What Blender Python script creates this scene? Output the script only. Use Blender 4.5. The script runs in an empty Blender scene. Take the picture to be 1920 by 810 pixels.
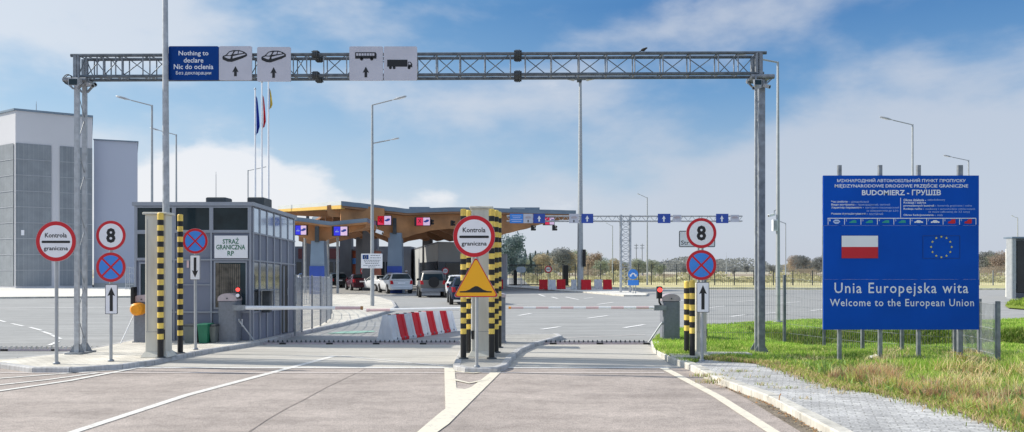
import bpy, bmesh, math, random
import numpy as np
from mathutils import Vector, Matrix
random.seed(7); rng = np.random.default_rng(7)
R = math.radians
S, HZ, EY = 1500.0, 505.0, 1.85          # focal length (px of a 1920 wide frame), horizon row, eye height
IZ = 0.10                                # height of kerbed islands
sc = bpy.context.scene; col = sc.collection

def G(px, py, z=0.0):                    # ground point seen at a photo pixel
    D = S*(EY-z)/(py-HZ); return ((px-960)*D/S, D)
def DG(py, z=0.0): return S*(EY-z)/(py-HZ)
def XX(px, D): return (px-960)*D/S
def ZZ(py, D): return EY-(py-HZ)*D/S

# ------------------------------------------------------------------ materials
M = {}
def mat(name, c, rough=.6, metal=0., var=.12, scale=4., bump=0., bscale=40., spec=.5, trans=0., emit=None, estr=0., dirt=0.):
    m = bpy.data.materials.new(name); m.use_nodes = True; nt = m.node_tree; N = nt.nodes; L = nt.links
    b = N['Principled BSDF']; b.inputs['Roughness'].default_value = rough; b.inputs['Metallic'].default_value = metal
    b.inputs['Specular IOR Level'].default_value = spec
    tc = N.new('ShaderNodeTexCoord'); nz = N.new('ShaderNodeTexNoise'); nz.inputs['Scale'].default_value = scale; nz.inputs['Detail'].default_value = 6
    L.new(tc.outputs['Object'], nz.inputs['Vector'])
    rp = N.new('ShaderNodeValToRGB'); rp.color_ramp.elements[0].position = .3; rp.color_ramp.elements[1].position = .72
    rp.color_ramp.elements[0].color = (*[x*(1-var) for x in c], 1); rp.color_ramp.elements[1].color = (*[min(1, x*(1+var)) for x in c], 1)
    L.new(nz.outputs['Fac'], rp.inputs['Fac']); out = rp.outputs['Color']
    if dirt:
        n2 = N.new('ShaderNodeTexNoise'); n2.inputs['Scale'].default_value = scale*5; n2.inputs['Detail'].default_value = 8
        mp = N.new('ShaderNodeMapping'); mp.inputs['Scale'].default_value = (1, 1, .15); L.new(tc.outputs['Object'], mp.inputs['Vector']); L.new(mp.outputs[0], n2.inputs['Vector'])
        r2 = N.new('ShaderNodeValToRGB'); r2.color_ramp.elements[0].position = .45; r2.color_ramp.elements[1].position = .75
        r2.color_ramp.elements[0].color = (0, 0, 0, 1); r2.color_ramp.elements[1].color = (dirt, dirt, dirt, 1)
        L.new(n2.outputs['Fac'], r2.inputs['Fac'])
        mx = N.new('ShaderNodeMixRGB'); mx.inputs[2].default_value = (.16, .14, .11, 1)
        L.new(r2.outputs['Color'], mx.inputs['Fac']); L.new(out, mx.inputs[1]); out = mx.outputs[0]
    L.new(out, b.inputs['Base Color'])
    if bump:
        n3 = N.new('ShaderNodeTexNoise'); n3.inputs['Scale'].default_value = bscale; n3.inputs['Detail'].default_value = 4
        L.new(tc.outputs['Object'], n3.inputs['Vector'])
        bp = N.new('ShaderNodeBump'); bp.inputs['Strength'].default_value = bump; bp.inputs['Distance'].default_value = .01
        L.new(n3.outputs['Fac'], bp.inputs['Height']); L.new(bp.outputs[0], b.inputs['Normal'])
    if emit: b.inputs['Emission Color'].default_value = (*emit, 1); b.inputs['Emission Strength'].default_value = estr
    if trans:
        tr = N.new('ShaderNodeBsdfTranslucent'); L.new(out, tr.inputs['Color'])
        ms = N.new('ShaderNodeMixShader'); ms.inputs[0].default_value = trans
        L.new(b.outputs[0], ms.inputs[1]); L.new(tr.outputs[0], ms.inputs[2]); L.new(ms.outputs[0], N['Material Output'].inputs['Surface'])
    M[name] = m; return m
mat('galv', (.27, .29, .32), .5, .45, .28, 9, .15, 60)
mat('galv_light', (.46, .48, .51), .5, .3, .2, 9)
mat('pole_grey', (.42, .44, .46), .5, .3, .1, 5)
mat('beam_steel', (.13, .155, .185), .5, .4, .3, 9)
mat('dark_steel', (.07, .08, .09), .5, .5, .2, 8)
mat('black', (.012, .012, .014), .45, 0, .1)
mat('black_rub', (.02, .02, .022), .8, 0, .3, 10)
mat('white_sign', (.90, .90, .94), .4, 0, .03, 3)
mat('grey_sign', (.58, .58, .66), .4, 0, .06, 2.5)
mat('red_sign', (.62, .008, .02), .4, 0, .05)
mat('blue_sign', (.05, .26, .78), .4, 0, .05)
mat('board_blue', (.001, .085, .52), .5, 0, .10, 1.3, .05, 6, spec=.15)
mat('board_dark', (.003, .05, .25), .5, 0, .1, 2)
mat('panel_blue', (.002, .048, .25), .5, 0, .08, 2, spec=.15)
mat('far_blue', (.03, .08, .40), .5, 0, .1, 2)
mat('letter', (.88, .90, 1.0), .5, 0, .04)
mat('letter_dim', (.50, .62, .95), .5, 0, .04)
mat('amber', (1.0, .47, .008), .4, 0, .04, 2)
mat('yellow', (.98, .66, .13), .5, 0, .12, 6, dirt=.30)
mat('orange', (.95, .35, .01), .5, 0, .08)
mat('green_txt', (.01, .16, .08), .5)
mat('star', (.85, .75, .15), .5)
mat('cabinet', (.66, .64, .57), .55, 0, .06, 1.5, dirt=.22)
mat('housing', (.20, .215, .25), .6, 0, .12, 14)
mat('housing_cap', (.50, .43, .46), .5, .1, .1, 8)
mat('boom', (.86, .87, .90), .45, 0, .06, 3)
mat('boom_red', (.74, .52, .53), .45, 0, .06, 3)
mat('booth', (.30, .32, .38), .5, .1, .08, 1.2, dirt=.12)
mat('booth_panel', (.19, .21, .28), .5, 0, .1, .9)
mat('booth_frame', (.33, .355, .41), .45, .2, .06, 3)
mat('glass', (.02, .036, .045), .06, 0, .6, 1.2, spec=.22)
mat('glass_far', (.02, .025, .03), .12, 0, .3, 1.5)
mat('curtain', (.16, .14, .115), .9, 0, .5, 6)
mat('bin_green', (.01, .16, .09), .5)
mat('bin_grey', (.16, .18, .18), .6)
mat('white_plastic', (.88, .90, .96), .45, 0, .08, 4, trans=.42, dirt=.10)
mat('red_plastic', (.80, .02, .035), .45, 0, .08, 4, trans=.30)
mat('red_lamp', (.9, .05, .04), .3, emit=(1, .06, .05), estr=2.2)
mat('led_red', (.8, .03, .1), .4, emit=(1, .04, .12), estr=.35)
mat('led_pink', (.85, .6, .8), .4, emit=(.95, .62, .85), estr=.3)
mat('led_blue', (.03, .03, .7), .4, emit=(.05, .05, .9), estr=.3)
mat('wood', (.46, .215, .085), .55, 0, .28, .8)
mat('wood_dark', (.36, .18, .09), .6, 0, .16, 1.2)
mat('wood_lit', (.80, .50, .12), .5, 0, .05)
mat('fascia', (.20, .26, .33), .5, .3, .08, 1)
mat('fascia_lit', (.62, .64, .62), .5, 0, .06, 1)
mat('canopy_col', (.22, .29, .38), .5, .2, .1, 1)
mat('bldg_dark', (.13, .14, .165), .6, 0, .2, .5)
mat('bldg_grey', (.44, .45, .45), .7, 0, .06, .5)
mat('bldg_red', (.30, .05, .03), .6, 0, .1, .5)
mat('render_white', (.62, .62, .655), .8, 0, .04, .15)
mat('render_blue', (.50, .53, .63), .8, 0, .04, .12)
mat('trunk', (.20, .17, .15), .9, 0, .3, 3)
mat('tyre', (.02, .02, .022), .85)
mat('rim', (.45, .46, .48), .35, .7)
mat('tail_red', (.55, .01, .02), .25)
mat('skin', (.50, .30, .21), .6)
mat('cloth_dark', (.02, .022, .03), .9)
mat('stone_white', (.75, .74, .70), .8, 0, .15, 6, .5, 20)
mat('teal', (.30, .50, .42), .8, 0, .15, 2)
mat('rust', (.45, .22, .08), .8)
mat('bird', (.03, .025, .02), .8)
mat('flower', (.85, .65, .01), .7, 0, .2, 30, trans=.3)
mat('stem', (.12, .20, .04), .8, trans=.2)
mat('flag_red', (.6, .02, .04), .7, 0, .1, trans=.35); mat('flag_white', (.8, .8, .82), .7, trans=.35)
mat('flag_blue', (.01, .04, .35), .7, 0, .1, trans=.3); mat('flag_yellow', (.75, .58, .12), .7, trans=.3)
mat('wood_far',(.30,.31,.33),1.,0,.12,.05); mat('soil',(.42,.32,.22),1.,0,.3,3,.6,20)
def glassy(name, refl, tint, rough=.08):    # clear-ish weather-stained panes with a reflected landscape, purely procedural
    m = mat(name, tint, rough, 0, .5, 1.1, spec=1.0); M[name] = m
mat('glass_side', (.62,.70,.78), .05, .9, .12, 1.1); mat('glass_low', (.36,.38,.40), .07, .9, .3, 1.3)

def nmat(name):
    m = bpy.data.materials.new(name); m.use_nodes = True; M[name] = m
    nt = m.node_tree; b = nt.nodes['Principled BSDF']
    def n(t, **k):
        x = nt.nodes.new(t)
        for a, v in k.items(): x.inputs[a.replace('_', ' ')].default_value = v
        return x
    return m, nt, b, n, nt.links.new
def ramp(nt, stops, interp='LINEAR'):
    r = nt.nodes.new('ShaderNodeValToRGB'); e = r.color_ramp.elements; r.color_ramp.interpolation = interp
    while len(e) < len(stops): e.new(.5)
    for k, (p, c) in enumerate(stops): e[k].position = p; e[k].color = (*c, 1) if len(c) == 3 else c
    return r
def mix(nt, L, fac, a, b, mode='MIX'):
    x = nt.nodes.new('ShaderNodeMixRGB'); x.blend_type = mode
    for i, v in ((0, fac), (1, a), (2, b)):
        if hasattr(v, 'links'): L(v, x.inputs[i])
        else: x.inputs[i].default_value = v if not isinstance(v, tuple) else (*v, 1)
    return x.outputs[0]
def asphalt(name, lo, hi, agg, cracks=True, streak=(1, 1, 1), patch=.25):
    m, nt, b, n, L = nmat(name); tc = n('ShaderNodeTexCoord'); P = tc.outputs['Object']
    mp = n('ShaderNodeMapping'); mp.inputs['Scale'].default_value = streak; L(P, mp.inputs['Vector'])
    big = n('ShaderNodeTexNoise', Scale=.55, Detail=9., Roughness=.65); L(mp.outputs[0], big.inputs['Vector'])
    r = ramp(nt, [(.28, lo), (.75, hi)]); L(big.outputs['Fac'], r.inputs[0])
    fine = n('ShaderNodeTexNoise', Scale=70., Detail=3., Roughness=.7); L(P, fine.inputs['Vector'])
    rf = ramp(nt, [(.32, (1-agg,)*3), (.5, (1, 1, 1)), (.72, (1+agg,)*3)]); L(fine.outputs['Fac'], rf.inputs[0])
    c = mix(nt, L, 1., r.outputs[0], rf.outputs[0], 'MULTIPLY')
    mid = n('ShaderNodeTexNoise', Scale=6., Detail=7., Roughness=.75); L(mp.outputs[0], mid.inputs['Vector'])
    rm = ramp(nt, [(.3, (1-patch,)*3), (.55, (1.03,)*3), (.8, (1.12,)*3)]); L(mid.outputs['Fac'], rm.inputs[0])
    c = mix(nt, L, 1., c, rm.outputs[0], 'MULTIPLY')
    # long wheel-polished streaks along the carriageway
    ms = n('ShaderNodeMapping'); ms.inputs['Scale'].default_value = (.22, 2.2, 1) if name != 'asphalt_near' else (.5, 1.5, 1); L(P, ms.inputs['Vector'])
    st = n('ShaderNodeTexNoise', Scale=1.4, Detail=5.); L(ms.outputs[0], st.inputs['Vector'])
    rs = ramp(nt, [(.32, (.80,)*3), (.6, (1.07,)*3)]); L(st.outputs['Fac'], rs.inputs[0])
    c = mix(nt, L, .8, c, rs.outputs[0], 'MULTIPLY')
    if cracks:
        nd = n('ShaderNodeTexNoise', Scale=1.2, Detail=5.); L(P, nd.inputs['Vector'])
        ad = mix(nt, L, .22, P, nd.outputs['Color'], 'ADD')
        v = n('ShaderNodeTexVoronoi', Scale=.33); v.feature = 'DISTANCE_TO_EDGE'; L(ad, v.inputs['Vector'])
        rv = ramp(nt, [(0., (.55,)*3), (.006, (.75,)*3), (.011, (1, 1, 1))]); L(v.outputs['Distance'], rv.inputs[0])
        c = mix(nt, L, .13, c, rv.outputs[0], 'MULTIPLY')
        sp = n('ShaderNodeTexVoronoi', Scale=1.7); L(P, sp.inputs['Vector'])
        rsx = ramp(nt, [(0., (.3,)*3), (.022, (.5,)*3), (.035, (1, 1, 1))]); L(sp.outputs['Distance'], rsx.inputs[0])
        c = mix(nt, L, .6, c, rsx.outputs[0], 'MULTIPLY')
    L(c, b.inputs['Base Color']); b.inputs['Roughness'].default_value = .85
    bp = n('ShaderNodeBump', Strength=.5, Distance=.012); L(fine.outputs['Fac'], bp.inputs['Height']); L(bp.outputs[0], b.inputs['Normal'])
asphalt('asphalt_near', (.345, .297, .272), (.53, .462, .424), .46, patch=.20)
asphalt('asphalt_far', (.315, .318, .318), (.425, .428, .428), .16, False, (.35, 2.6, 1), .28)
asphalt('concrete_slab', (.44, .42, .385), (.62, .60, .56), .14, False, (.35, 3.5, 1), .25)
asphalt('concrete_pale', (.70, .68, .63), (.84, .82, .78), .12, False, (1, 1, 1), .15)
asphalt('concrete_mid', (.36, .35, .33), (.50, .49, .46), .15, False, (1, 1, 1), .2)
asphalt('grit', (.14, .11, .08), (.36, .31, .25), .6, False, (3, 3, 1), .5)
def paving(name, c1, c2, mortar, sx, sy, rot=0.):
    m, nt, b, n, L = nmat(name); tc = n('ShaderNodeTexCoord'); P = tc.outputs['Object']
    mp = n('ShaderNodeMapping'); mp.inputs['Rotation'].default_value = (0, 0, rot); L(P, mp.inputs['Vector'])
    br = n('ShaderNodeTexBrick', Scale=1., Mortar_Size=.008, Brick_Width=sx, Row_Height=sy, Bias=0., Color1=(*c1, 1), Color2=(*c2, 1), Mortar=(*mortar, 1))
    L(mp.outputs[0], br.inputs['Vector'])
    nz = n('ShaderNodeTexNoise', Scale=1.3, Detail=8.); L(P, nz.inputs['Vector'])
    r = ramp(nt, [(.3, (.90,)*3) if 'wall' in name else (.3, (.74,)*3), (.7, (1.08,)*3) if 'wall' in name else (.7, (1.15,)*3)]); L(nz.outputs['Fac'], r.inputs[0])
    n2 = n('ShaderNodeTexNoise', Scale=45., Detail=4.); L(P, n2.inputs['Vector'])
    r2 = ramp(nt, [(.3, (.62,)*3) if 'path' in name else (.3, (.85,)*3), (.7, (1.25,)*3) if 'path' in name else (.7, (1.1,)*3)]); L(n2.outputs['Fac'], r2.inputs[0])
    c = mix(nt, L, 1., mix(nt, L, 1., br.outputs['Color'], r.outputs[0], 'MULTIPLY'), r2.outputs[0], 'MULTIPLY')
    L(c, b.inputs['Base Color']); b.inputs['Roughness'].default_value = .85
    bp = n('ShaderNodeBump', Strength=.6, Distance=.008); L(br.outputs['Fac'], bp.inputs['Height']); bp.invert = True; L(bp.outputs[0], b.inputs['Normal'])
paving('paving_path', (.62, .62, .62), (.46, .46, .47), (.36, .36, .35), .20, .10, R(20))
paving('paving_island', (.82, .78, .70), (.74, .70, .62), (.48, .45, .40), .20, .10, R(4))
paving('paving_far', (.82, .79, .72), (.74, .71, .64), (.48, .45, .40), 1.0, .5, R(25))
paving('brickwall', (.27, .295, .325), (.235, .26, .29), (.32, .345, .375), .45, .22)
# kerb stone material with a joint each metre comes from geometry; here weathered concrete
mat('kerb', (.62, .60, .55), .85, 0, .22, 3, .4, 40, dirt=.35)
mat('kerb_dark', (.50, .50, .51), .85, 0, .2, 3, .4, 40, dirt=.4)
def paint(name, c, wear):
    m, nt, b, n, L = nmat(name); tc = n('ShaderNodeTexCoord'); P = tc.outputs['Object']
    nz = n('ShaderNodeTexNoise', Scale=9., Detail=10., Roughness=.8); L(P, nz.inputs['Vector'])
    r = ramp(nt, [(wear-.1, (.55, .51, .48)), (wear+.04, c)]); L(nz.outputs['Fac'], r.inputs[0]); L(r.outputs[0], b.inputs['Base Color'])
    b.inputs['Roughness'].default_value = .75
paint('paint_white', (.76, .75, .72), .455); paint('paint_cream', (.78, .73, .61), .455); paint('paint_worn', (.85, .85, .85), .45); paint('paint_faint', (.74, .68, .66), .45)
def fieldmat():
    m, nt, b, n, L = nmat('field'); g = n('ShaderNodeNewGeometry')
    sp = n('ShaderNodeSeparateXYZ'); L(g.outputs['Position'], sp.inputs[0])
    nz = n('ShaderNodeTexNoise', Scale=.02, Detail=6.); L(g.outputs['Position'], nz.inputs['Vector'])
    ma = n('ShaderNodeMath'); ma.operation = 'MULTIPLY_ADD'; L(nz.outputs['Fac'], ma.inputs[0]); ma.inputs[1].default_value = 40.; L(sp.outputs['Y'], ma.inputs[2])
    mr = n('ShaderNodeMapRange'); L(ma.outputs[0], mr.inputs['Value']); mr.inputs['From Min'].default_value = 80; mr.inputs['From Max'].default_value = 420
    r = ramp(nt, [(0., (.42, .44, .22)), (.10, (.62, .55, .32)), (.22, (.50, .52, .28)), (.4, (.60, .56, .36)), (.52, (.38, .32, .25)), (.75, (.42, .36, .29)), (.9, (.50, .47, .38))])
    L(mr.outputs[0], r.inputs[0])
    n2 = n('ShaderNodeTexNoise', Scale=.5, Detail=8., Roughness=.7); mp = n('ShaderNodeMapping'); mp.inputs['Scale'].default_value = (.6, .2, 1)
    L(g.outputs['Position'], mp.inputs['Vector']); L(mp.outputs[0], n2.inputs['Vector'])
    r2 = ramp(nt, [(.3, (.75,)*3), (.7, (1.2,)*3)]); L(n2.outputs['Fac'], r2.inputs[0])
    L(mix(nt, L, 1., r.outputs[0], r2.outputs[0], 'MULTIPLY'), b.inputs['Base Color']); b.inputs['Roughness'].default_value = 1.; b.inputs['Specular IOR Level'].default_value = .1
fieldmat()
def attrmat(name, trans, rough=.7, hazy=0.):
    m, nt, b, n, L = nmat(name); a = n('ShaderNodeAttribute'); a.attribute_name = 'Col'
    L(a.outputs['Color'], b.inputs['Base Color']); b.inputs['Roughness'].default_value = rough; b.inputs['Specular IOR Level'].default_value = .15
    tr = n('ShaderNodeBsdfTranslucent'); L(a.outputs['Color'], tr.inputs['Color'])
    ms = n('ShaderNodeMixShader'); ms.inputs[0].default_value = trans; L(b.outputs[0], ms.inputs[1]); L(tr.outputs[0], ms.inputs[2])
    o = ms.outputs[0]
    L(o, nt.nodes['Material Output'].inputs['Surface'])
attrmat('blades', .45)
def leafmat(name, c1, c2, trans=.5):
    m, nt, b, n, L = nmat(name); tc = n('ShaderNodeTexCoord')
    nz = n('ShaderNodeTexNoise', Scale=.8, Detail=5.); L(tc.outputs['Object'], nz.inputs['Vector'])
    r = ramp(nt, [(.35, c1), (.65, c2)]); L(nz.outputs['Fac'], r.inputs[0]); L(r.outputs[0], b.inputs['Base Color']); b.inputs['Roughness'].default_value = .8
    tr = n('ShaderNodeBsdfTranslucent'); L(r.outputs[0], tr.inputs['Color']); ms = n('ShaderNodeMixShader'); ms.inputs[0].default_value = trans
    L(b.outputs[0], ms.inputs[1]); L(tr.outputs[0], ms.inputs[2]); L(ms.outputs[0], nt.nodes['Material Output'].inputs['Surface'])
leafmat('leaf_pine', (.17, .24, .24), (.25, .32, .29)); leafmat('leaf_olive', (.32, .37, .29), (.44, .46, .35)); leafmat('leaf_gold', (.46, .40, .28), (.56, .48, .33))  # tree leaf colours paled, so distance haze is painted into them
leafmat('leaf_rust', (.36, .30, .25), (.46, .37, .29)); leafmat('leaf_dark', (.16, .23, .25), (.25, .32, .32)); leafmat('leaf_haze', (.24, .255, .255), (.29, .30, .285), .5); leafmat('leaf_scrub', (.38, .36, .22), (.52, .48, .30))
def grassground():
    m, nt, b, n, L = nmat('grass_ground'); tc = n('ShaderNodeTexCoord'); P = tc.outputs['Object']
    nz = n('ShaderNodeTexNoise', Scale=1.1, Detail=9., Roughness=.7); L(P, nz.inputs['Vector'])
    r = ramp(nt, [(.3, (.12, .18, .03)), (.5, (.24, .32, .05)), (.72, (.42, .44, .12))]); L(nz.outputs['Fac'], r.inputs[0]); L(r.outputs[0], b.inputs['Base Color'])
    b.inputs['Roughness'].default_value = 1.; b.inputs['Specular IOR Level'].default_value = .1
    n2 = n('ShaderNodeTexNoise', Scale=25., Detail=4.); L(P, n2.inputs['Vector']); bp = n('ShaderNodeBump', Strength=1., Distance=.05); L(n2.outputs['Fac'], bp.inputs['Height']); L(bp.outputs[0], b.inputs['Normal'])
grassground()

mat('joint_grey',(.38,.40,.44),.8); mat('joint',(.33,.285,.26),.9); mat('green_lane',(.02,.35,.30),.5); mat('bldg_maroon',(.12,.03,.03),.6); mat('bldg_kiosk',(.42,.10,.05),.6); mat('glass_panel',(.55,.65,.75),.3)
M['brick_panel']=M['brickwall']
# ------------------------------------------------------------------ mesh tools
ORG = {}
class MB:
    def __init__(s): s.v = []; s.f = []; s.mi = []; s.sm = []
    def add(s, vs, fs, mi=0, sm=False):
        o = len(s.v); s.v += [tuple(v) for v in vs]
        for f in fs: s.f.append([o+i for i in f]); s.mi.append(mi); s.sm.append(sm)
        return s
    def box(s, x0, x1, y0, y1, z0, z1, mi=0):
        return s.add([(x0,y0,z0),(x1,y0,z0),(x1,y1,z0),(x0,y1,z0),(x0,y0,z1),(x1,y0,z1),(x1,y1,z1),(x0,y1,z1)],
                     [(0,3,2,1),(4,5,6,7),(0,1,5,4),(1,2,6,5),(2,3,7,6),(3,0,4,7)], mi)
    def bbox(s, x0, x1, y0, y1, z0, z1, b=.01, mi=0):      # box with chamfered vertical edges and top
        P = lambda q: [(x0+q,y0),(x1-q,y0),(x1,y0+q),(x1,y1-q),(x1-q,y1),(x0+q,y1),(x0,y1-q),(x0,y0+q)]
        p = P(b); vs = [(x,y,z0) for x,y in p]+[(x,y,z1-b) for x,y in p]
        cx, cy = (x0+x1)/2, (y0+y1)/2; vs += [(x+(b if x<cx else -b), y+(b if y<cy else -b), z1) for x,y in p]
        fs = [(i,(i+1)%8,8+(i+1)%8,8+i) for i in range(8)]+[(8+i,8+(i+1)%8,16+(i+1)%8,16+i) for i in range(8)]+[tuple(range(16,24)), tuple(range(7,-1,-1))]
        return s.add(vs, fs, mi)
    def tube(s, p, q, r, n=8, r2=None, mi=0, caps=True, sm=True):
        p, q = Vector(p), Vector(q); d = (q-p); 
        if d.length < 1e-6: return s
        d.normalize(); a = d.orthogonal().normalized(); b = d.cross(a); r2 = r if r2 is None else r2
        vs = [p+(a*math.cos(t)+b*math.sin(t))*r for t in [2*math.pi*i/n for i in range(n)]]+[q+(a*math.cos(t)+b*math.sin(t))*r2 for t in [2*math.pi*i/n for i in range(n)]]
        s.add(vs, [(i,(i+1)%n,n+(i+1)%n,n+i) for i in range(n)], mi, sm)
        if caps: s.add(vs[:n], [tuple(range(n-1,-1,-1))], mi); s.add(vs[n:], [tuple(range(n))], mi)
        return s
    def path(s, pts, r, n=8, mi=0):
        for a, b in zip(pts, pts[1:]): s.tube(a, b, r, n, mi=mi)
        return s
    def lathe(s, cx, cy, prof, n=16, mi=0, sm=True):          # prof: (r, z) bottom to top
        vs = []
        for r, z in prof: vs += [(cx+r*math.cos(2*math.pi*i/n), cy+r*math.sin(2*math.pi*i/n), z) for i in range(n)]
        fs = [(k*n+i, k*n+(i+1)%n, (k+1)*n+(i+1)%n, (k+1)*n+i) for k in range(len(prof)-1) for i in range(n)]
        s.add(vs, fs, mi, sm); s.add(vs[-n:], [tuple(range(n))], mi); s.add(vs[:n], [tuple(range(n-1,-1,-1))], mi)
        return s
    def bar(s, p, q, w, h, mi=0):                             # rectangular bar, w across (horizontal-ish), h other
        p, q = Vector(p), Vector(q); d = (q-p).normalized(); up = Vector((0,0,1)) if abs(d.z) < .9 else Vector((0,1,0))
        a = d.cross(up).normalized()*w/2; b = a.cross(d).normalized()*h/2
        vs = [p-a-b, p+a-b, p+a+b, p-a+b, q-a-b, q+a-b, q+a+b, q-a+b]
        return s.add(vs, [(0,1,2,3),(7,6,5,4),(0,4,5,1),(1,5,6,2),(2,6,7,3),(3,7,4,0)], mi)
    def prism(s, poly, z0, z1, mi=0, top=True):               # poly in XY
        n = len(poly); a = sum(poly[i][0]*poly[(i+1)%n][1]-poly[(i+1)%n][0]*poly[i][1] for i in range(n))
        if a < 0: poly = poly[::-1]
        vs = [(x,y,z0) for x,y in poly]+[(x,y,z1) for x,y in poly]
        s.add(vs, [(i,(i+1)%n,n+(i+1)%n,n+i) for i in range(n)]+[tuple(range(n,2*n)), tuple(range(n-1,-1,-1))], mi); return s
    def xz(s, poly, y, t=.003, mi=0):                         # flat figure facing -Y: poly in (x, z)
        n = len(poly); a = sum(poly[i][0]*poly[(i+1)%n][1]-poly[(i+1)%n][0]*poly[i][1] for i in range(n))
        if a < 0: poly = poly[::-1]
        vs = [(x,y,z) for x,z in poly]+[(x,y+t,z) for x,z in poly]
        s.add(vs, [tuple(range(n))]+[tuple(range(2*n-1,n-1,-1))]+[((i+1)%n,i,n+i,n+(i+1)%n) for i in range(n)], mi); return s
    def ring(s, cx, cz, r0, r1, y, t=.003, n=40, mi=0):
        vs = []; 
        for yy in (y, y+t):
            for r in (r0, r1): vs += [(cx+r*math.cos(2*math.pi*i/n), yy, cz+r*math.sin(2*math.pi*i/n)) for i in range(n)]
        fs = []
        for i in range(n):
            j = (i+1)%n; fs += [(i,n+i,n+j,j), (n+i,3*n+i,3*n+j,n+j), (3*n+i,2*n+i,2*n+j,3*n+j), (2*n+i,i,j,2*n+j)]
        s.add(vs, fs, mi); return s
    def frame(s, x0, x1, z0, z1, w, y, t=.01, mi=0):          # rectangular frame facing -Y
        s.box(x0,x1,y,y+t,z1-w,z1,mi).box(x0,x1,y,y+t,z0,z0+w,mi).box(x0,x0+w,y,y+t,z0+w,z1-w,mi).box(x1-w,x1,y,y+t,z0+w,z1-w,mi); return s
    def build(s, name, mats, parent=None, local=False):
        me = bpy.data.meshes.new(name)
        off = Vector((0,0,0)) if (parent is None or local) else ORG.get(parent.name, Vector((0,0,0)))
        me.from_pydata([(v[0]-off.x, v[1]-off.y, v[2]-off.z) for v in s.v], [], s.f)
        if isinstance(mats, str): mats = [mats]
        for m in mats: me.materials.append(M[m])
        me.polygons.foreach_set('material_index', s.mi); me.polygons.foreach_set('use_smooth', s.sm); me.update()
        o = bpy.data.objects.new(name, me); col.objects.link(o)
        if parent is not None: o.parent = parent; ORG[o.name] = off
        return o
def disc(cx, cz, r, n=40): return [(cx+r*math.cos(2*math.pi*i/n), cz+r*math.sin(2*math.pi*i/n)) for i in range(n)]
def rrect(x0, x1, z0, z1, r, n=5):
    p = []
    for cx, cz, a in ((x1-r,z0+r,-90),(x1-r,z1-r,0),(x0+r,z1-r,90),(x0+r,z0+r,180)):
        p += [(cx+r*math.cos(R(a+90*i/n)), cz+r*math.sin(R(a+90*i/n))) for i in range(n+1)]
    return p
def tag(o, label=None, cat=None, group=None, kind=None):
    for k, v in (('label',label),('category',cat),('group',group),('kind',kind)):
        if v: o[k] = v
    return o
def thing(name, loc, label, cat, group=None, rz=0.):
    o = bpy.data.objects.new(name, None); o.empty_display_size = .2; col.objects.link(o); o.location = loc; o.rotation_euler.z = rz
    ORG[o.name] = Vector(loc); return tag(o, label, cat, group)
def struct(name, mb, m): return tag(mb.build(name, m), kind='structure')
def sheet(name, poly, z, m, structure=True):
    me = bpy.data.meshes.new(name); bm = bmesh.new(); n = len(poly)
    if sum(poly[i][0]*poly[(i+1)%n][1]-poly[(i+1)%n][0]*poly[i][1] for i in range(n)) < 0: poly = poly[::-1]
    from mathutils.geometry import tessellate_polygon
    vs_ = [bm.verts.new((x,y,z)) for x,y in poly]
    for tr_ in tessellate_polygon([[Vector((x,y,0)) for x,y in poly]]):
        f = bm.faces.new([vs_[i] for i in tr_]); f.normal_update()
        if f.normal.z < 0: f.normal_flip()
    bm.to_mesh(me); bm.free()
    me.materials.append(M[m]); o = bpy.data.objects.new(name, me); col.objects.link(o)
    if structure: o['kind'] = 'structure'
    return o
def copy_tree(o, parent=None):
    c = o.copy(); col.objects.link(c)
    if parent is not None: c.parent = parent
    for ch in list(o.children): copy_tree(ch, c)
    return c
def text(s, cx, cz, y, h, m, parent, w=None, bold=0., name='lettering', align='C', sp=1.):
    cu = bpy.data.curves.new('t', 'FONT'); cu.body = s; cu.offset = bold; cu.space_character = sp; cu.resolution_u = 2; cu.space_line = .95
    cu.align_x = 'CENTER'
    to = bpy.data.objects.new('t', cu); col.objects.link(to); dg = bpy.context.evaluated_depsgraph_get(); dg.update()
    me = bpy.data.meshes.new_from_object(to.evaluated_get(dg)); bpy.data.objects.remove(to); bpy.data.curves.remove(cu)
    a = np.empty(len(me.vertices)*3); me.vertices.foreach_get('co', a); a = a.reshape(-1,3)
    mn, mxx = a.min(0), a.max(0); sz = h/(mxx[1]-mn[1]); sx = sz if w is None else w/(mxx[0]-mn[0])
    off = ORG.get(parent.name, Vector((0,0,0)))
    bx = {'C': (mn[0]+mxx[0])/2, 'L': mn[0], 'R': mxx[0]}[align]
    b = np.empty_like(a); b[:,0] = (a[:,0]-bx)*sx+cx-off.x; b[:,1] = y-off.y; b[:,2] = (a[:,1]-(mn[1]+mxx[1])/2)*sz+cz-off.z
    me.vertices.foreach_set('co', b.ravel()); me.materials.clear(); me.materials.append(M[m]); me.update()
    o = bpy.data.objects.new(name, me); col.objects.link(o); o.parent = parent; return o
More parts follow.
